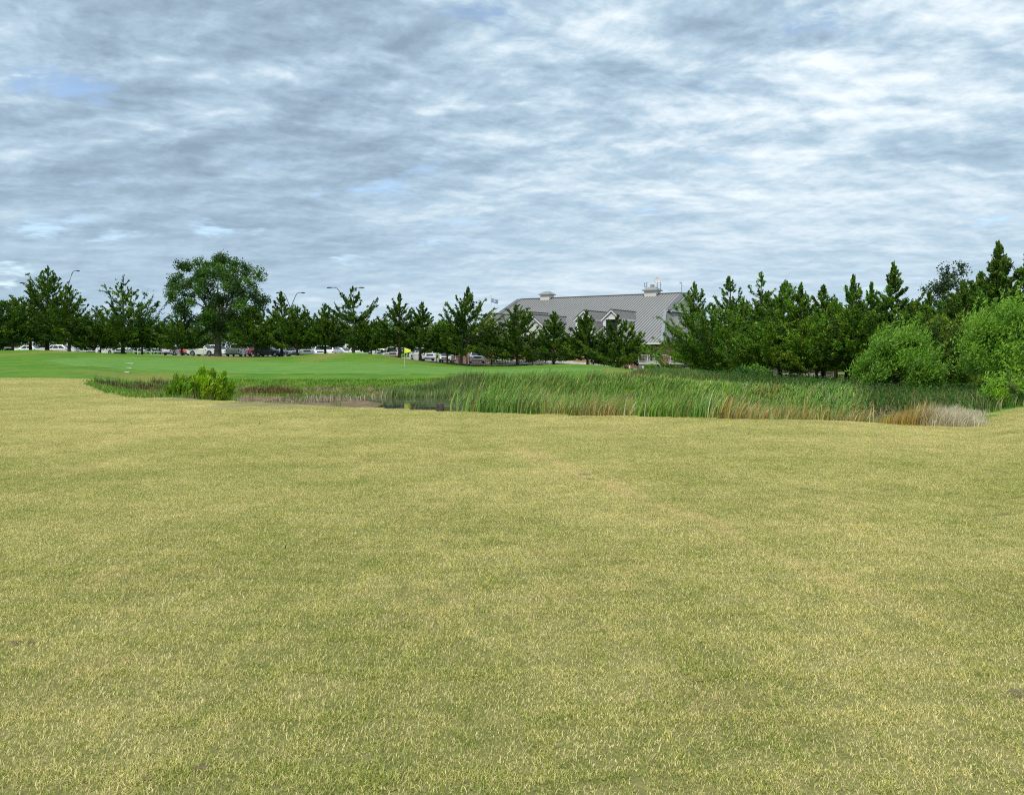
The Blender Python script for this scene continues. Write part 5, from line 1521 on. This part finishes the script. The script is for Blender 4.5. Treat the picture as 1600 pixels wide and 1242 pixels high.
def build_car(u, Y, head, kind, color, label, dz=0.06):
    S = SPEC[kind]; L, W, H = S['L'], S['W'], S['H']; belt = S['belt']
    p = at(u, Y, dz)
    name = {'sedan': 'parked_car', 'hatch': 'parked_car', 'suv': 'parked_suv', 'jeep': 'parked_suv', 'van': 'parked_van', 'pickup': 'pickup_truck'}[kind]
    cat = {'sedan': 'car', 'hatch': 'car', 'suv': 'suv', 'jeep': 'suv', 'van': 'van', 'pickup': 'pickup truck'}[kind]
    root = empty(name, p, math.radians(head), label, cat, "vehicles parked in the car park")
    P_ = paint(color); xe = L / 2; rw = S['rw']; xf, xr = S['xf'], S['xr']; ar = rw + .07
    prof = [(xe - .02, .34), (xe, .50), (xe - .03, .72), (xe - .16, S['hood'] - .06), (xe - .5, S['hood']), (S['cab'][1], belt + .01)]
    if kind == 'pickup':
        prof += [(S['cab'][0], belt), (S['cab'][0] - .02, belt - .02), (-xe + .03, belt - .02), (-xe, belt - .1), (-xe + .01, .45)]
    else:
        prof += [(S['cab'][0], S['deck']), (-xe + .06, S['deck'] - .04), (-xe, S['deck'] - .28), (-xe + .02, .40)]
    def arch(xc):
        a = [math.radians(d) for d in np.linspace(180, 0, 9)]
        return [(xc + math.cos(t) * ar, max(.24, rw + math.sin(t) * ar)) for t in a]
    prof += [(xr - ar - .04, .26)] + arch(xr) + [(xr + ar + .05, .24), (xf - ar - .05, .24)] + arch(xf) + [(xf + ar + .03, .27)]
    mb = MB(); mb.prism(prof, -W / 2, W / 2); mb.build("body", P_, root, bevel=.055)
    wb, wt = W * .475, W * (.39 if kind in ('jeep',) else .365)
    zb, zt = belt - .01, H
    (b0, b1), (t0, t1) = S['cab'], S['top']
    def G(s, t, side, off=0.0):
        x = (b0 + (b1 - b0) * s) * (1 - t) + (t0 + (t1 - t0) * s) * t
        y = side * (wb + (wt - wb) * t + off); return (x, y, zb + (zt - zb) * t)
    c = MB()
    c.add([G(0,0,-1), G(1,0,-1), G(1,0,1), G(0,0,1), G(0,1,-1), G(1,1,-1), G(1,1,1), G(0,1,1)], [(0,3,2,1),(4,5,6,7),(0,1,5,4),(1,2,6,5),(2,3,7,6),(3,0,4,7)])
    c.build("cabin", P_, root, bevel=.06)
    def glass(nm, q, out):
        q = [Vector(a) + Vector(out) for a in q]; m_ = MB(); m_.plate(q, .02); return m_.build(nm, M_CARGLASS, root)
    # windshield and rear window
    def mixq(a, b, c_, d, iu, il, it, ib):
        """inset quad from corners a(bottom left) b(bottom right) c(top right) d(top left)"""
        a, b, c_, d = map(Vector, (a, b, c_, d))
        def q(s, t): return (a.lerp(b, s)).lerp(d.lerp(c_, s), t)
        return [q(iu, ib), q(1 - il, ib), q(1 - il, 1 - it), q(iu, 1 - it)]
    glass("windshield", mixq(G(1,0,-1), G(1,0,1), G(1,1,1), G(1,1,-1), .07, .07, .10, .05), (.03, 0, .02))
    rwq = mixq(G(0,0,1), G(0,0,-1), G(0,1,-1), G(0,1,1), .10, .10, .12, .18 if kind != 'sedan' else .08)
    glass("rear_window", rwq, (-.03, 0, .012))
    npane = {'sedan': 2, 'hatch': 3, 'suv': 3, 'jeep': 3, 'van': 3, 'pickup': 2}[kind]
    cuts = {2: [(.14, .47), (.50, .86)], 3: [(.06, .25), (.28, .56), (.59, .88)]}[npane]
    for side in (-1, 1):
        for s0, s1 in cuts:
            q = [G(s0, .12, side, .012), G(s1, .12, side, .012), G(s1 - (.05 if s1 > .8 else 0), .86, side, .012), G(s0 + (.03 if s0 < .2 else 0), .86, side, .012)]
            m_ = MB(); m_.plate(q if side < 0 else q[::-1], .02); m_.build("side_window", M_CARGLASS, root)
        for xc in (xf, xr):
            wh = MB(); y1 = side * (W / 2 - .01); y0 = side * (W / 2 - .24)
            wh.tube([(xc, y0, rw), (xc, y1, rw)], rw, 18); tyre = wh.build("wheel", M_TYRE, root, bevel=.02)
            rm = MB(); rm.tube([(xc, y1 - side * .04, rw), (xc, y1 + side * .012, rw)], [rw * .68, rw * .62], 14); rm.build("rim", M_RIM, tyre)
        m_ = MB(); m_.box(xe - .20, xe - .005, side * (W/2 - .12) - .18, side * (W/2 - .12) + .10, S['hood'] - .25, S['hood'] - .10); m_.build("headlight", M_LAMP, root, bevel=.02)
        zt_ = S['deck'] - .12
        m_ = MB(); m_.box(-xe - .012, -xe + .12, side * (W/2 - .13) - .12, side * (W/2 - .13) + .12, zt_ - .26, zt_ + .02); m_.build("taillight", M_TAIL, root, bevel=.02)
        m_ = MB(); m_.box(b1 - .35, b1 - .20, side * (W/2 + .10) - .10, side * (W/2 + .10) + .08, belt + .02, belt + .18); m_.build("mirror", P_, root, bevel=.03)
        m_ = MB(); m_.box(xf - .95, xf - .93, side * (W/2 + .002) - .004, side * (W/2 + .002) + .004, .42, belt - .05); m_.box(xr + .75, xr + .77, side * (W/2 + .002) - .004, side * (W/2 + .002) + .004, .5, belt - .05); m_.build("door_seam", M_PLAS, root)
        m_ = MB(); m_.box(xr + .95, xr + 1.13, side * (W/2 + .02) - .015, side * (W/2 + .02) + .015, belt - .18, belt - .14); m_.build("door_handle", P_, root)
    m_ = MB(); m_.box(xe - .08, xe + .015, -W * .26, W * .26, S['hood'] - .28, S['hood'] - .12); m_.build("grille", M_PLAS, root, bevel=.01)
    m_ = MB(); m_.box(xe - .10, xe + .04, -W * .42, W * .42, .36, .50); m_.build("bumper", M_PLAS if kind in ('suv', 'hatch', 'sedan') else M_RIM, root, bevel=.02)
    m_ = MB(); m_.box(-xe - .04, -xe + .12, -W * .42, W * .42, .38, .52); m_.build("bumper", M_RIM if kind == 'pickup' else M_PLAS, root, bevel=.02)
    m_ = MB(); m_.box(-xe - .05, -xe - .02, -.16, .16, .60, .70); m_.build("licence_plate", M_PLATE, root)
    if kind == 'pickup':
        m_ = MB(); m_.box(-xe + .10, b0 - .08, -W / 2 + .12, W / 2 - .12, belt - .05, belt - .008); m_.build("bed_opening", M_PLAS, root)
        m_ = MB(); m_.box(-xe - .02, -xe + .02, -W * .40, W * .40, .60, belt - .06); m_.build("tailgate", P_, root, bevel=.01)
    if kind in ('suv', 'van', 'jeep'):
        for side in (-1, 1):
            m_ = MB(); m_.bar((t0 + .15, side * wt * .86, H + .05), (t1 - .2, side * wt * .86, H + .05), .04, .03)
            for xx in (t0 + .2, t1 - .25): m_.box(xx - .03, xx + .03, side * wt * .86 - .02, side * wt * .86 + .02, H - .02, H + .045)
            m_.build("roof_rail", M_PLAS, root)
    return root

CARS = [
 (50, 124, 4, 'sedan', 'white', "white car of which only the roof shows over the far left mound"),
 (98, 126, 8, 'hatch', 'offwhite', "white car partly hidden behind the forked cedar trunk on the left"),
 (172, 124, -32, 'suv', 'white', "white suv parked alone behind the spreading cedar, facing right"),
 (273, 134, 78, 'sedan', 'silver', "silver sedan seen from behind, left of the great oak"),
 (297, 131, 92, 'hatch', 'red', "red car almost hidden behind the long white suv"),
 (319, 123, -12, 'suv', 'white', "long white suv touching the left side of the great oak trunk"),
 (338, 134, -20, 'van', 'white', "white van roof peeking out behind the long white suv"),
 (370, 122, 97, 'pickup', 'offwhite', "white pickup seen from behind, right of the great oak trunk"),
 (391, 128, 82, 'suv', 'red', "red suv standing between the white pickup and a cedar trunk"),
 (420, 121, -6, 'hatch', 'navy', "dark navy hatchback seen from the side"),
 (434, 131, -15, 'suv', 'silver', "silver suv half hidden behind the dark navy hatchback"),
 (451, 124, -50, 'sedan', 'silver', "silver grey sedan between two cedar trunks left of the grey jeep"),
 (478, 122, -72, 'jeep', 'grey', "big grey offroader facing the green, next to the white van front"),
 (501, 127, -78, 'van', 'white', "white van seen from the front, right of the grey offroader"),
 (520, 128, 84, 'van', 'white', "white van seen from behind near the third lamp post"),
 (535, 136, -25, 'hatch', 'white', "small white hatchback at the foot of the third lamp post"),
 (571, 119, -25, 'suv', 'white', "white suv rising over the top of the grassy mound"),
 (592, 124, 175, 'sedan', 'white', "white car whose roof just clears the right slope of the mound"),
 (612, 119, -78, 'suv', 'champagne', "champagne coloured suv left of the yellow flag"),
 (660, 117, -62, 'pickup', 'white', "white pickup right of the flag with a cedar trunk before it"),
 (698, 115, -92, 'sedan', 'white', "white sedan facing the green behind the black fence"),
 (745, 113, -86, 'pickup', 'silver', "silver pickup facing the green at the left end of the black fence"),
 (774, 140, 184, 'pickup', 'bluedark', "dark blue pickup in the shade before the clubhouse"),
]
for a in CARS: build_car(*a)

# ------------------------------------------------------------------ street lamps
def lamp(u, Y, vhead, label, spread=1.0, turn=0.0, single=False):
    p = at(u, Y, .03); hz = CAMZ - (vhead - HOR) / F * Y - p.z
    root = empty("street_lamp", p, turn, label, "street lamp", "street lamps of the car park")
    mb = MB(); mb.tube([(0,0,-.1),(0,0,.9)], [.26,.24], 12); mb.build("base", M_CONC, root)
    mb = MB(); mb.tube([(0,0,.9),(0,0,hz*.42)], [.20,.17], 12); mb.build("lower_pole", M_WHITE, root, smooth=True)
    mb = MB(); mb.tube([(0,0,hz*.42),(0,0,hz-2.6)], [.12,.09], 10); mb.build("upper_pole", M_GALV, root, smooth=True)
    mb = MB(); mb.box(-.45,.45,-.09,.09,2.0,2.35); mb.build("banner_bracket", M_WHITE, root, bevel=.02)
    for sd_ in ((-1, 1) if not single else (1,)):
        arm = MB(); x1 = sd_ * spread
        arm.tube([(0,0,hz-2.7),(x1*.28,0,hz-1.7),(x1*.58,0,hz-.62),(x1*.78,0,hz-.15),(x1*1.0,0,hz),(x1*1.28,0,hz+.02)], [.07,.065,.06,.055,.05,.045], 7)
        a = arm.build("arm", M_DARK, root, smooth=True)
        h_ = MB(); h_.prism([(x1*1.25,hz-.07),(x1*1.75,hz-.09),(x1*1.75,hz+.02),(x1*1.55,hz+.10),(x1*1.25,hz+.06)], -.15, .15); h_.build("lamp_head", M_DARK, root, bevel=.02)
        g_ = MB(); g_.box(min(x1*1.38,x1*1.70), max(x1*1.38,x1*1.70), -.11, .11, hz-.125, hz-.095); g_.build("lamp_lens", M_LAMP, root)
lamp(49, 142, 442, "street lamp whose left head shows beside the tallest left cedar", 1.15)
lamp(106, 138, 423, "street lamp with white lower pole rising between the left cedars", 1.1, math.radians(8), single=True)
lamp(454, 139, 457.5, "street lamp with curved arms either side of the pointed cedar", 1.45)
lamp(540, 137, 449.5, "street lamp with curved arms either side of the open cedar on the mound", 1.85)

# flagpole and flag
FP = Vector(((767 - 800) / F * 150, 150, gz(-4, 150)))
fp = empty("flagpole", FP, 0, "white flagpole rising behind the beige gable of the clubhouse", "flagpole")
hz = CAMZ - (462.5 - HOR) / F * 150 - FP.z
mb = MB(); mb.tube([(0,0,0),(0,0,hz)], [.11,.07], 10); mb.build("pole", M_WHITE, fp, smooth=True)
mb = MB(); mb.tube([(0,0,hz),(0,0,hz+.12)], [.11,.05], 8); mb.build("finial", M_GALV, fp)
def flag_mat():
    m, t = newmat("pale_blue_flag")
    at_ = t.node('ShaderNodeAttribute', attribute_name='tint')
    b = principled(t, at_.outputs['Color'], .8, spec=.1); return m
fl = empty("flag", FP + Vector((0.09, 0, hz - .45)), 0, "faded blue flag with a pale emblem flying from the white pole", "flag")
nu, nv = 16, 9; V_ = []; C_ = []
for j in range(nv):
    for i in range(nu):
        a = i / (nu - 1); b = j / (nv - 1)
        V_.append((a * 1.28, .10 * math.sin(a * 8 + b) * a, -b * .78 - a * .28 + .05 * math.sin(a * 7)))
        e = ((a - .5) / .17) ** 2 + ((b - .5) / .26) ** 2
        C_.append((.50, .55, .60) if e < 1 else ((.26, .31, .44) if b < .93 else (.2, .25, .36)))
id_ = np.arange(nu * nv).reshape(nv, nu)
me = npmesh("cloth", np.array(V_), np.stack([id_[:-1,:-1].ravel(), id_[:-1,1:].ravel(), id_[1:,1:].ravel(), id_[1:,:-1].ravel()], 1), flag_mat(), col=np.array(C_), smooth=True)
o = link("cloth", me, fl); md = o.modifiers.new("thick", 'SOLIDIFY'); md.thickness = .01

# yellow golf flag
gx_, gy_ = hit(632, 573, 50)
gf = empty("golf_flag", (gx_, gy_, gz(gx_, gy_)), 0, "yellow golf flag on a thin pin standing on the putting green", "golf flag")
hz = CAMZ - (543.3 - HOR) / F * gy_ - gf.location.z
mb = MB(); mb.tube([(0,0,0),(0,0,hz)], [.016,.014], 6); mb.build("pin", simple("pin_white", (.7,.68,.5), .5), gf)
nu, nv = 12, 6; V_ = []
for j in range(nv):
    for i in range(nu):
        a = i / (nu - 1); b = j / (nv - 1)
        w0 = .62; V_.append((a * .64, .05 * math.sin(a * 6), -.01 - a * .22 - b * (w0 - a * .42)))
id_ = np.arange(nu * nv).reshape(nv, nu)
M_YEL = simple("yellow_cloth", (.80, .82, .05), .7, var=.04)
me = npmesh("pennant", np.array(V_), np.stack([id_[:-1,:-1].ravel(), id_[:-1,1:].ravel(), id_[1:,1:].ravel(), id_[1:,:-1].ravel()], 1), M_YEL, smooth=True)
o = link("pennant", me, gf); o.location = (0.015, 0, hz); md = o.modifiers.new("thick", 'SOLIDIFY'); md.thickness = .006

# ------------------------------------------------------------------ fences
def rail_fence(name, pts, h, step, label, mat, rails=(1.0, .55), pr=.035, rr=.03, picket=None, pmat=None):
    P0 = Vector(pts[0]); root = empty(name, P0, 0, label, "fence")
    tot = []; 
    for a, b in zip(pts[:-1], pts[1:]):
        a = Vector(a); b = Vector(b); n = max(1, int(round((b - a).length / step)))
        for i in range(n): tot.append(a.lerp(b, i / n))
    tot.append(Vector(pts[-1]))
    tot = [Vector((p.x, p.y, gz(p.x, p.y))) for p in tot]
    base_me = None
    for p in tot:
        if base_me is None:
            m_ = MB(); m_.tube([(0,0,-.1),(0,0,h)], pr, 8); base_me = m_.mesh("post", mat)
        o = link("post", base_me, root); o.location = p - P0
    for k in rails:
        for a, b in zip(tot[:-1], tot[1:]):
            m_ = MB(); m_.tube([a - P0 + Vector((0,0,h*k)), b - P0 + Vector((0,0,h*k))], rr, 6); m_.build("rail", mat, root)
    if picket:
        m_ = MB(); m_.box(-.012,.012,-.012,.012,.06,h*.97); pm = m_.mesh("picket", pmat or mat)
        for a, b in zip(tot[:-1], tot[1:]):
            n = max(1, int((b - a).length / picket))
            for i in range(1, n):
                o = link("picket", pm, root); o.location = a.lerp(b, i / n) - P0
    return root
def P3(u, Y): return ((u - 800) / F * Y, Y, gz((u - 800) / F * Y, Y))
rail_fence("pipe_fence", [P3(-40, 152), P3(300, 152)], 1.25, 2.6, "long white pipe rail fence behind the left half of the car park", M_WHITE, (1.0, .5), .05, .055)
rail_fence("pipe_fence", [P3(636, 146), P3(702, 142)], 1.15, 1.0, "short pale rail fence behind the white pickup and sedan", M_WHITE, (1.0, .12), .04, .045)
rail_fence("picket_fence", [P3(682, 108.5), P3(812, 106), P3(852, 104)], 1.0, 2.2, "low black metal picket fence between the green and the pale drive", M_DARK, (1.0, .1), .045, .022, picket=.21)
rail_fence("pipe_fence", [P3(838, 114), P3(862, 112)], .75, 2.0, "short white rail right of the red brick pier", M_WHITE, (1.0,), .04, .05)
# white low rail on the slope
a = Vector((*hit(984, 577, 50), 0)); b = Vector((*hit(1013, 582.4, 50), 0)); a.z = gz(a.x, a.y); b.z = gz(b.x, b.y)
wr = empty("white_rail", a, 0, "thick white low rail with two posts running down beside the terrace", "railing")
d = b - a
for k in (0, .80):
    m_ = MB(); q = d * k; m_.bar(q + Vector((0,0,-.05)), q + Vector((0,0,.52)), .14, .14); m_.build("post", M_WHITE, wr, bevel=.01)
m_ = MB(); m_.bar(d * -.02 + Vector((0,0,.10)), d * 1.05 + Vector((0,0,.10)), .12, .14); m_.build("rail", M_WHITE, wr)
m_ = MB(); m_.bar(d * .05 + Vector((0,.12,.42)), d * .8 + Vector((0,.12,.42)), .05, .05); m_.build("rail", M_GREY, wr)
# tan wooden fence behind the clubhouse cedars
wf0, wf1 = P3(896, 108), P3(932, 107)
tf_ = empty("board_fence", wf0, 0, "tan wooden board fence behind the two conical cedars", "fence")
a = Vector(wf0); b = Vector(wf1); n = 22
for i in range(n):
    p = a.lerp(b, i / n); hgt_ = 1.15 + .03 * ((i * 7) % 5)
    m_ = MB(); m_.box(0, (b - a).length / n - .02, -.02, .02, -.1, hgt_ - .25); o = m_.build("board", M_TANWOOD, tf_); o.location = p - a
m_ = MB(); m_.bar(Vector((0,.05,.3)), b - a + Vector((0,.05,.3)), .05, .08); m_.build("rail", M_TANWOOD, tf_)
# red brick pier, posts, bollard
def pier(u0, u1, Y, v0, label, name="brick_pier", depth=1.6):
    x0, x1 = (u0 - 800) / F * Y, (u1 - 800) / F * Y; g = gz((x0 + x1) / 2, Y); z1 = CAMZ - (v0 - HOR) / F * Y
    r_ = empty(name, ((x0 + x1) / 2, Y, g), 0, label, "brick pier" if name == "brick_pier" else "wall"); w_ = (x1 - x0) / 2
    m_ = MB(); m_.box(-w_, w_, 0, depth, -.2, z1 - g - .08); m_.build("brickwork", M_BRICK, r_)
    m_ = MB(); m_.box(-w_ - .04, w_ + .04, -.04, depth + .04, z1 - g - .077, z1 - g); m_.build("coping", M_STUCCO, r_)
pier(821.5, 836, 108, 556, "red brick pier standing right of the twin cedar trunks")
pier(866, 912, 113, 562.5, "long low red brick planter wall along the drive", "planter_wall")
pier(706, 722, 150, 548, "brick wall behind the white sedan, left of the bare branches", "brick_wall")
pier(735, 757, 146, 548, "brick wall behind the silver pickup", "brick_wall")
pier(790, 812, 130, 551, "brick wall with shrubs behind the tallest clubhouse cedar", "brick_wall")
for (u, Y, vt, lb) in ((781.5, 120, 549, "thin white post beside the dark blue pickup"), (842, 112, 553, "white post at the left end of the short white rail"), (921, 98, 563.5, "small white bollard at the foot of the conical cedar")):
    p = at(u, Y); h_ = CAMZ - (vt - HOR) / F * Y - p.z
    r_ = empty("white_post", p, 0, lb, "post")
    m_ = MB(); m_.tube([(0,0,-.1),(0,0,h_-.06)], .055, 8); m_.build("shaft", M_WHITE, r_); m_ = MB(); m_.tube([(0,0,h_-.06),(0,0,h_)], [.085,.05], 8); m_.build("cap", M_WHITE, r_)
# garden shrubs by the clubhouse
for i, (u, vt, Y, hw, lb) in enumerate([(857, 559, 110, 9, "clipped green hedge bush left of the brick planter wall"), (893, 556, 112, 8, "grey green shrub over the brick planter wall"),
        (939, 557, 106, 9, "low dark shrub right of the tan board fence"), (952, 554, 105, 11, "dark rounded shrub near the clubhouse steps"), (978, 553, 104, 13, "largest dark shrub beside the broad cedar trunk"),
        (998, 553, 98, 11, "dark shrub against the left end of the terrace"), (800, 553, 124, 9, "reddish garden shrub behind the tallest clubhouse cedar")]):
    tree_at(u, vt, Y, hw, 'shrub', lb, 400 + i, "garden shrubs by the clubhouse", n=900, nc=14, clear=.02, leaf=.16, crad=.4, shell=.2, trunk_r=.03, tones=[OAK_T, CEDAR_LIGHT, OAK_T, OAK_T, CEDAR_T, OAK_T, [(.09,.07,.02),(.06,.09,.02)]][i])

# white dashes on the green
for (u, v, w_, lb) in ((202, 568.5, 13, "farthest of the three white boards lying on the green"), (201, 575.3, 9, "middle one of the three white boards on the green"), (198.5, 582.3, 7, "nearest of the three white boards, on the fringe")):
    x_, y_ = hit(u, v, 40); hw_ = w_ / 2 * y_ / F
    m_ = MB(); m_.box(-hw_, hw_, -.07, .07, -.03, .035); o = m_.build("marker_board", M_WHITE, bevel=.01); o.location = (x_, y_, gz(x_, y_) + .03); tag(o, lb, "marker board", "white boards on the green")

# stump in the pond
x_, y_ = gp(688, 636, -1.1)
st = empty("driftwood_stump", (x_, y_, -1.35), 0, "dark stump with pale broken sticks poking out of the pond", "stump")
rs = np.random.RandomState(3)
m_ = MB(); m_.tube([(0,0,-.1),(.03,0,.2),(.02,.02,.38),(.0,.0,.42)], [.17,.15,.10,.04], 8); m_.build("stump", M_BARK, st)
for i in range(7):
    a = rs.uniform(0, 6.28); m_ = MB(); m_.tube([(0,0,.05),(math.cos(a)*.16,math.sin(a)*.1,.3),(math.cos(a)*.24,math.sin(a)*.14,.42+rs.rand()*.18)], [.03,.02,.008], 5); m_.build("stick", M_BARK_GREY if i % 2 else M_BARK, st)

# bare dead limbs of the leaning cedar
p = at(730, 103.4)
dl = empty("dead_limb", p, 0, "bare grey forked limb under the leaning dark cedar", "dead branch")
def limb(pts, r0, nm, par): m_ = MB(); m_.tube(pts, np.linspace(r0, r0 * .25, len(pts)), 6); return m_.build(nm, M_BARK_GREY, par, smooth=True)
limb([(0,0,-.1),(-.1,-.1,1.2),(-.9,-.4,2.0),(-1.7,-.5,2.7),(-2.3,-.5,2.95)], .13, "branch", dl)
limb([(-.9,-.4,2.0),(-1.2,-.5,2.9),(-1.9,-.5,3.2)], .06, "twig", dl)
limb([(-.1,-.1,1.2),(.1,-.2,2.4),(-.1,-.3,3.8),(-.5,-.3,4.6)], .10, "branch", dl)
limb([(0,-.2,2.4),(.35,-.2,3.2),(.4,-.2,4.2)], .06, "twig", dl)

# ------------------------------------------------------------------ small marks in the near lawn
M_SOIL = simple("bare_soil", (0.15, 0.115, 0.06), .95, var=.3, scale=12)
def divot(u, v, ru, label, seed):
    x_, y_ = gp(u, v, 0.0); rs = np.random.RandomState(seed); r_ = 1.0 * ru / F * y_
    n = 14; rad = r_ * rs.uniform(.6, 1.15, n)
    m_ = MB(); pts = [(math.cos(2*math.pi*k/n) * rad[k] * 1.25, math.sin(2*math.pi*k/n) * rad[k], 0) for k in range(n)]
    m_.v = [(0,0,.008)] + [(a_, b_, .010) for a_, b_, c_ in pts] + [(a_*1.15, b_*1.15, -.01) for a_, b_, c_ in pts]
    m_.f = [(0, 1+k, 1+(k+1)%n) for k in range(n)] + [(1+k, 1+n+k, 1+n+(k+1)%n, 1+(k+1)%n) for k in range(n)]
    o = m_.build("divot", M_SOIL); o.location = (x_, y_, gz(x_, y_) + .002); tag(o, label, "divot", "bare soil divots in the lawn")
for i, a_ in enumerate([(22, 1006, 8, "bare soil spot at the left edge of the lawn, left of a pair"), (52, 1004, 5, "small soil spot right beside the left edge one"),
      (230, 1219, 8, "soil divot near the bottom left corner of the lawn"), (316, 1200, 10, "largest soil divot, up and right of the bottom left one"),
      (912, 741, 7, "dark scrape at the start of the tan wheel track"), (922, 748, 6, "second dark scrape just below the first on the track"), (1006, 759, 5, "dark scrape further right along the wheel track"),
      (1588, 1085, 14, "soil scrape at the right edge of the near lawn")]):
    divot(*a_, 500 + i)
def weed(u, v, h_, label, seed):
    x_, y_ = gp(u, v, 0.0); np.random.seed(seed); n = 9
    Vb, Qb, Tb, bi = blades(np.zeros((n, 3)), np.random.uniform(.6, 1, n) * h_, np.random.uniform(.2, 1.2, n), np.random.uniform(0, 6.28, n), np.full(n, .007), seg=3)
    c = pick_tones(n, [(0.06, .13, .02), (0.04, .09, .02)])
    o = link("weed_sprig", npmesh("weed_sprig", Vb, Qb, M_REED, Tb, col=c[bi])); o.location = (x_, y_, gz(x_, y_)); tag(o, label, "weed", "weed sprigs in the lawn")
weed(446, 858, .07, "dark weed sprig standing alone left of the lawn centre", 1)
weed(1170, 680, .11, "dark weed sprig near the far edge of the lawn on the right", 2)
weed(406, 664, .10, "tiny weed sprig near the far edge of the lawn on the left", 3)
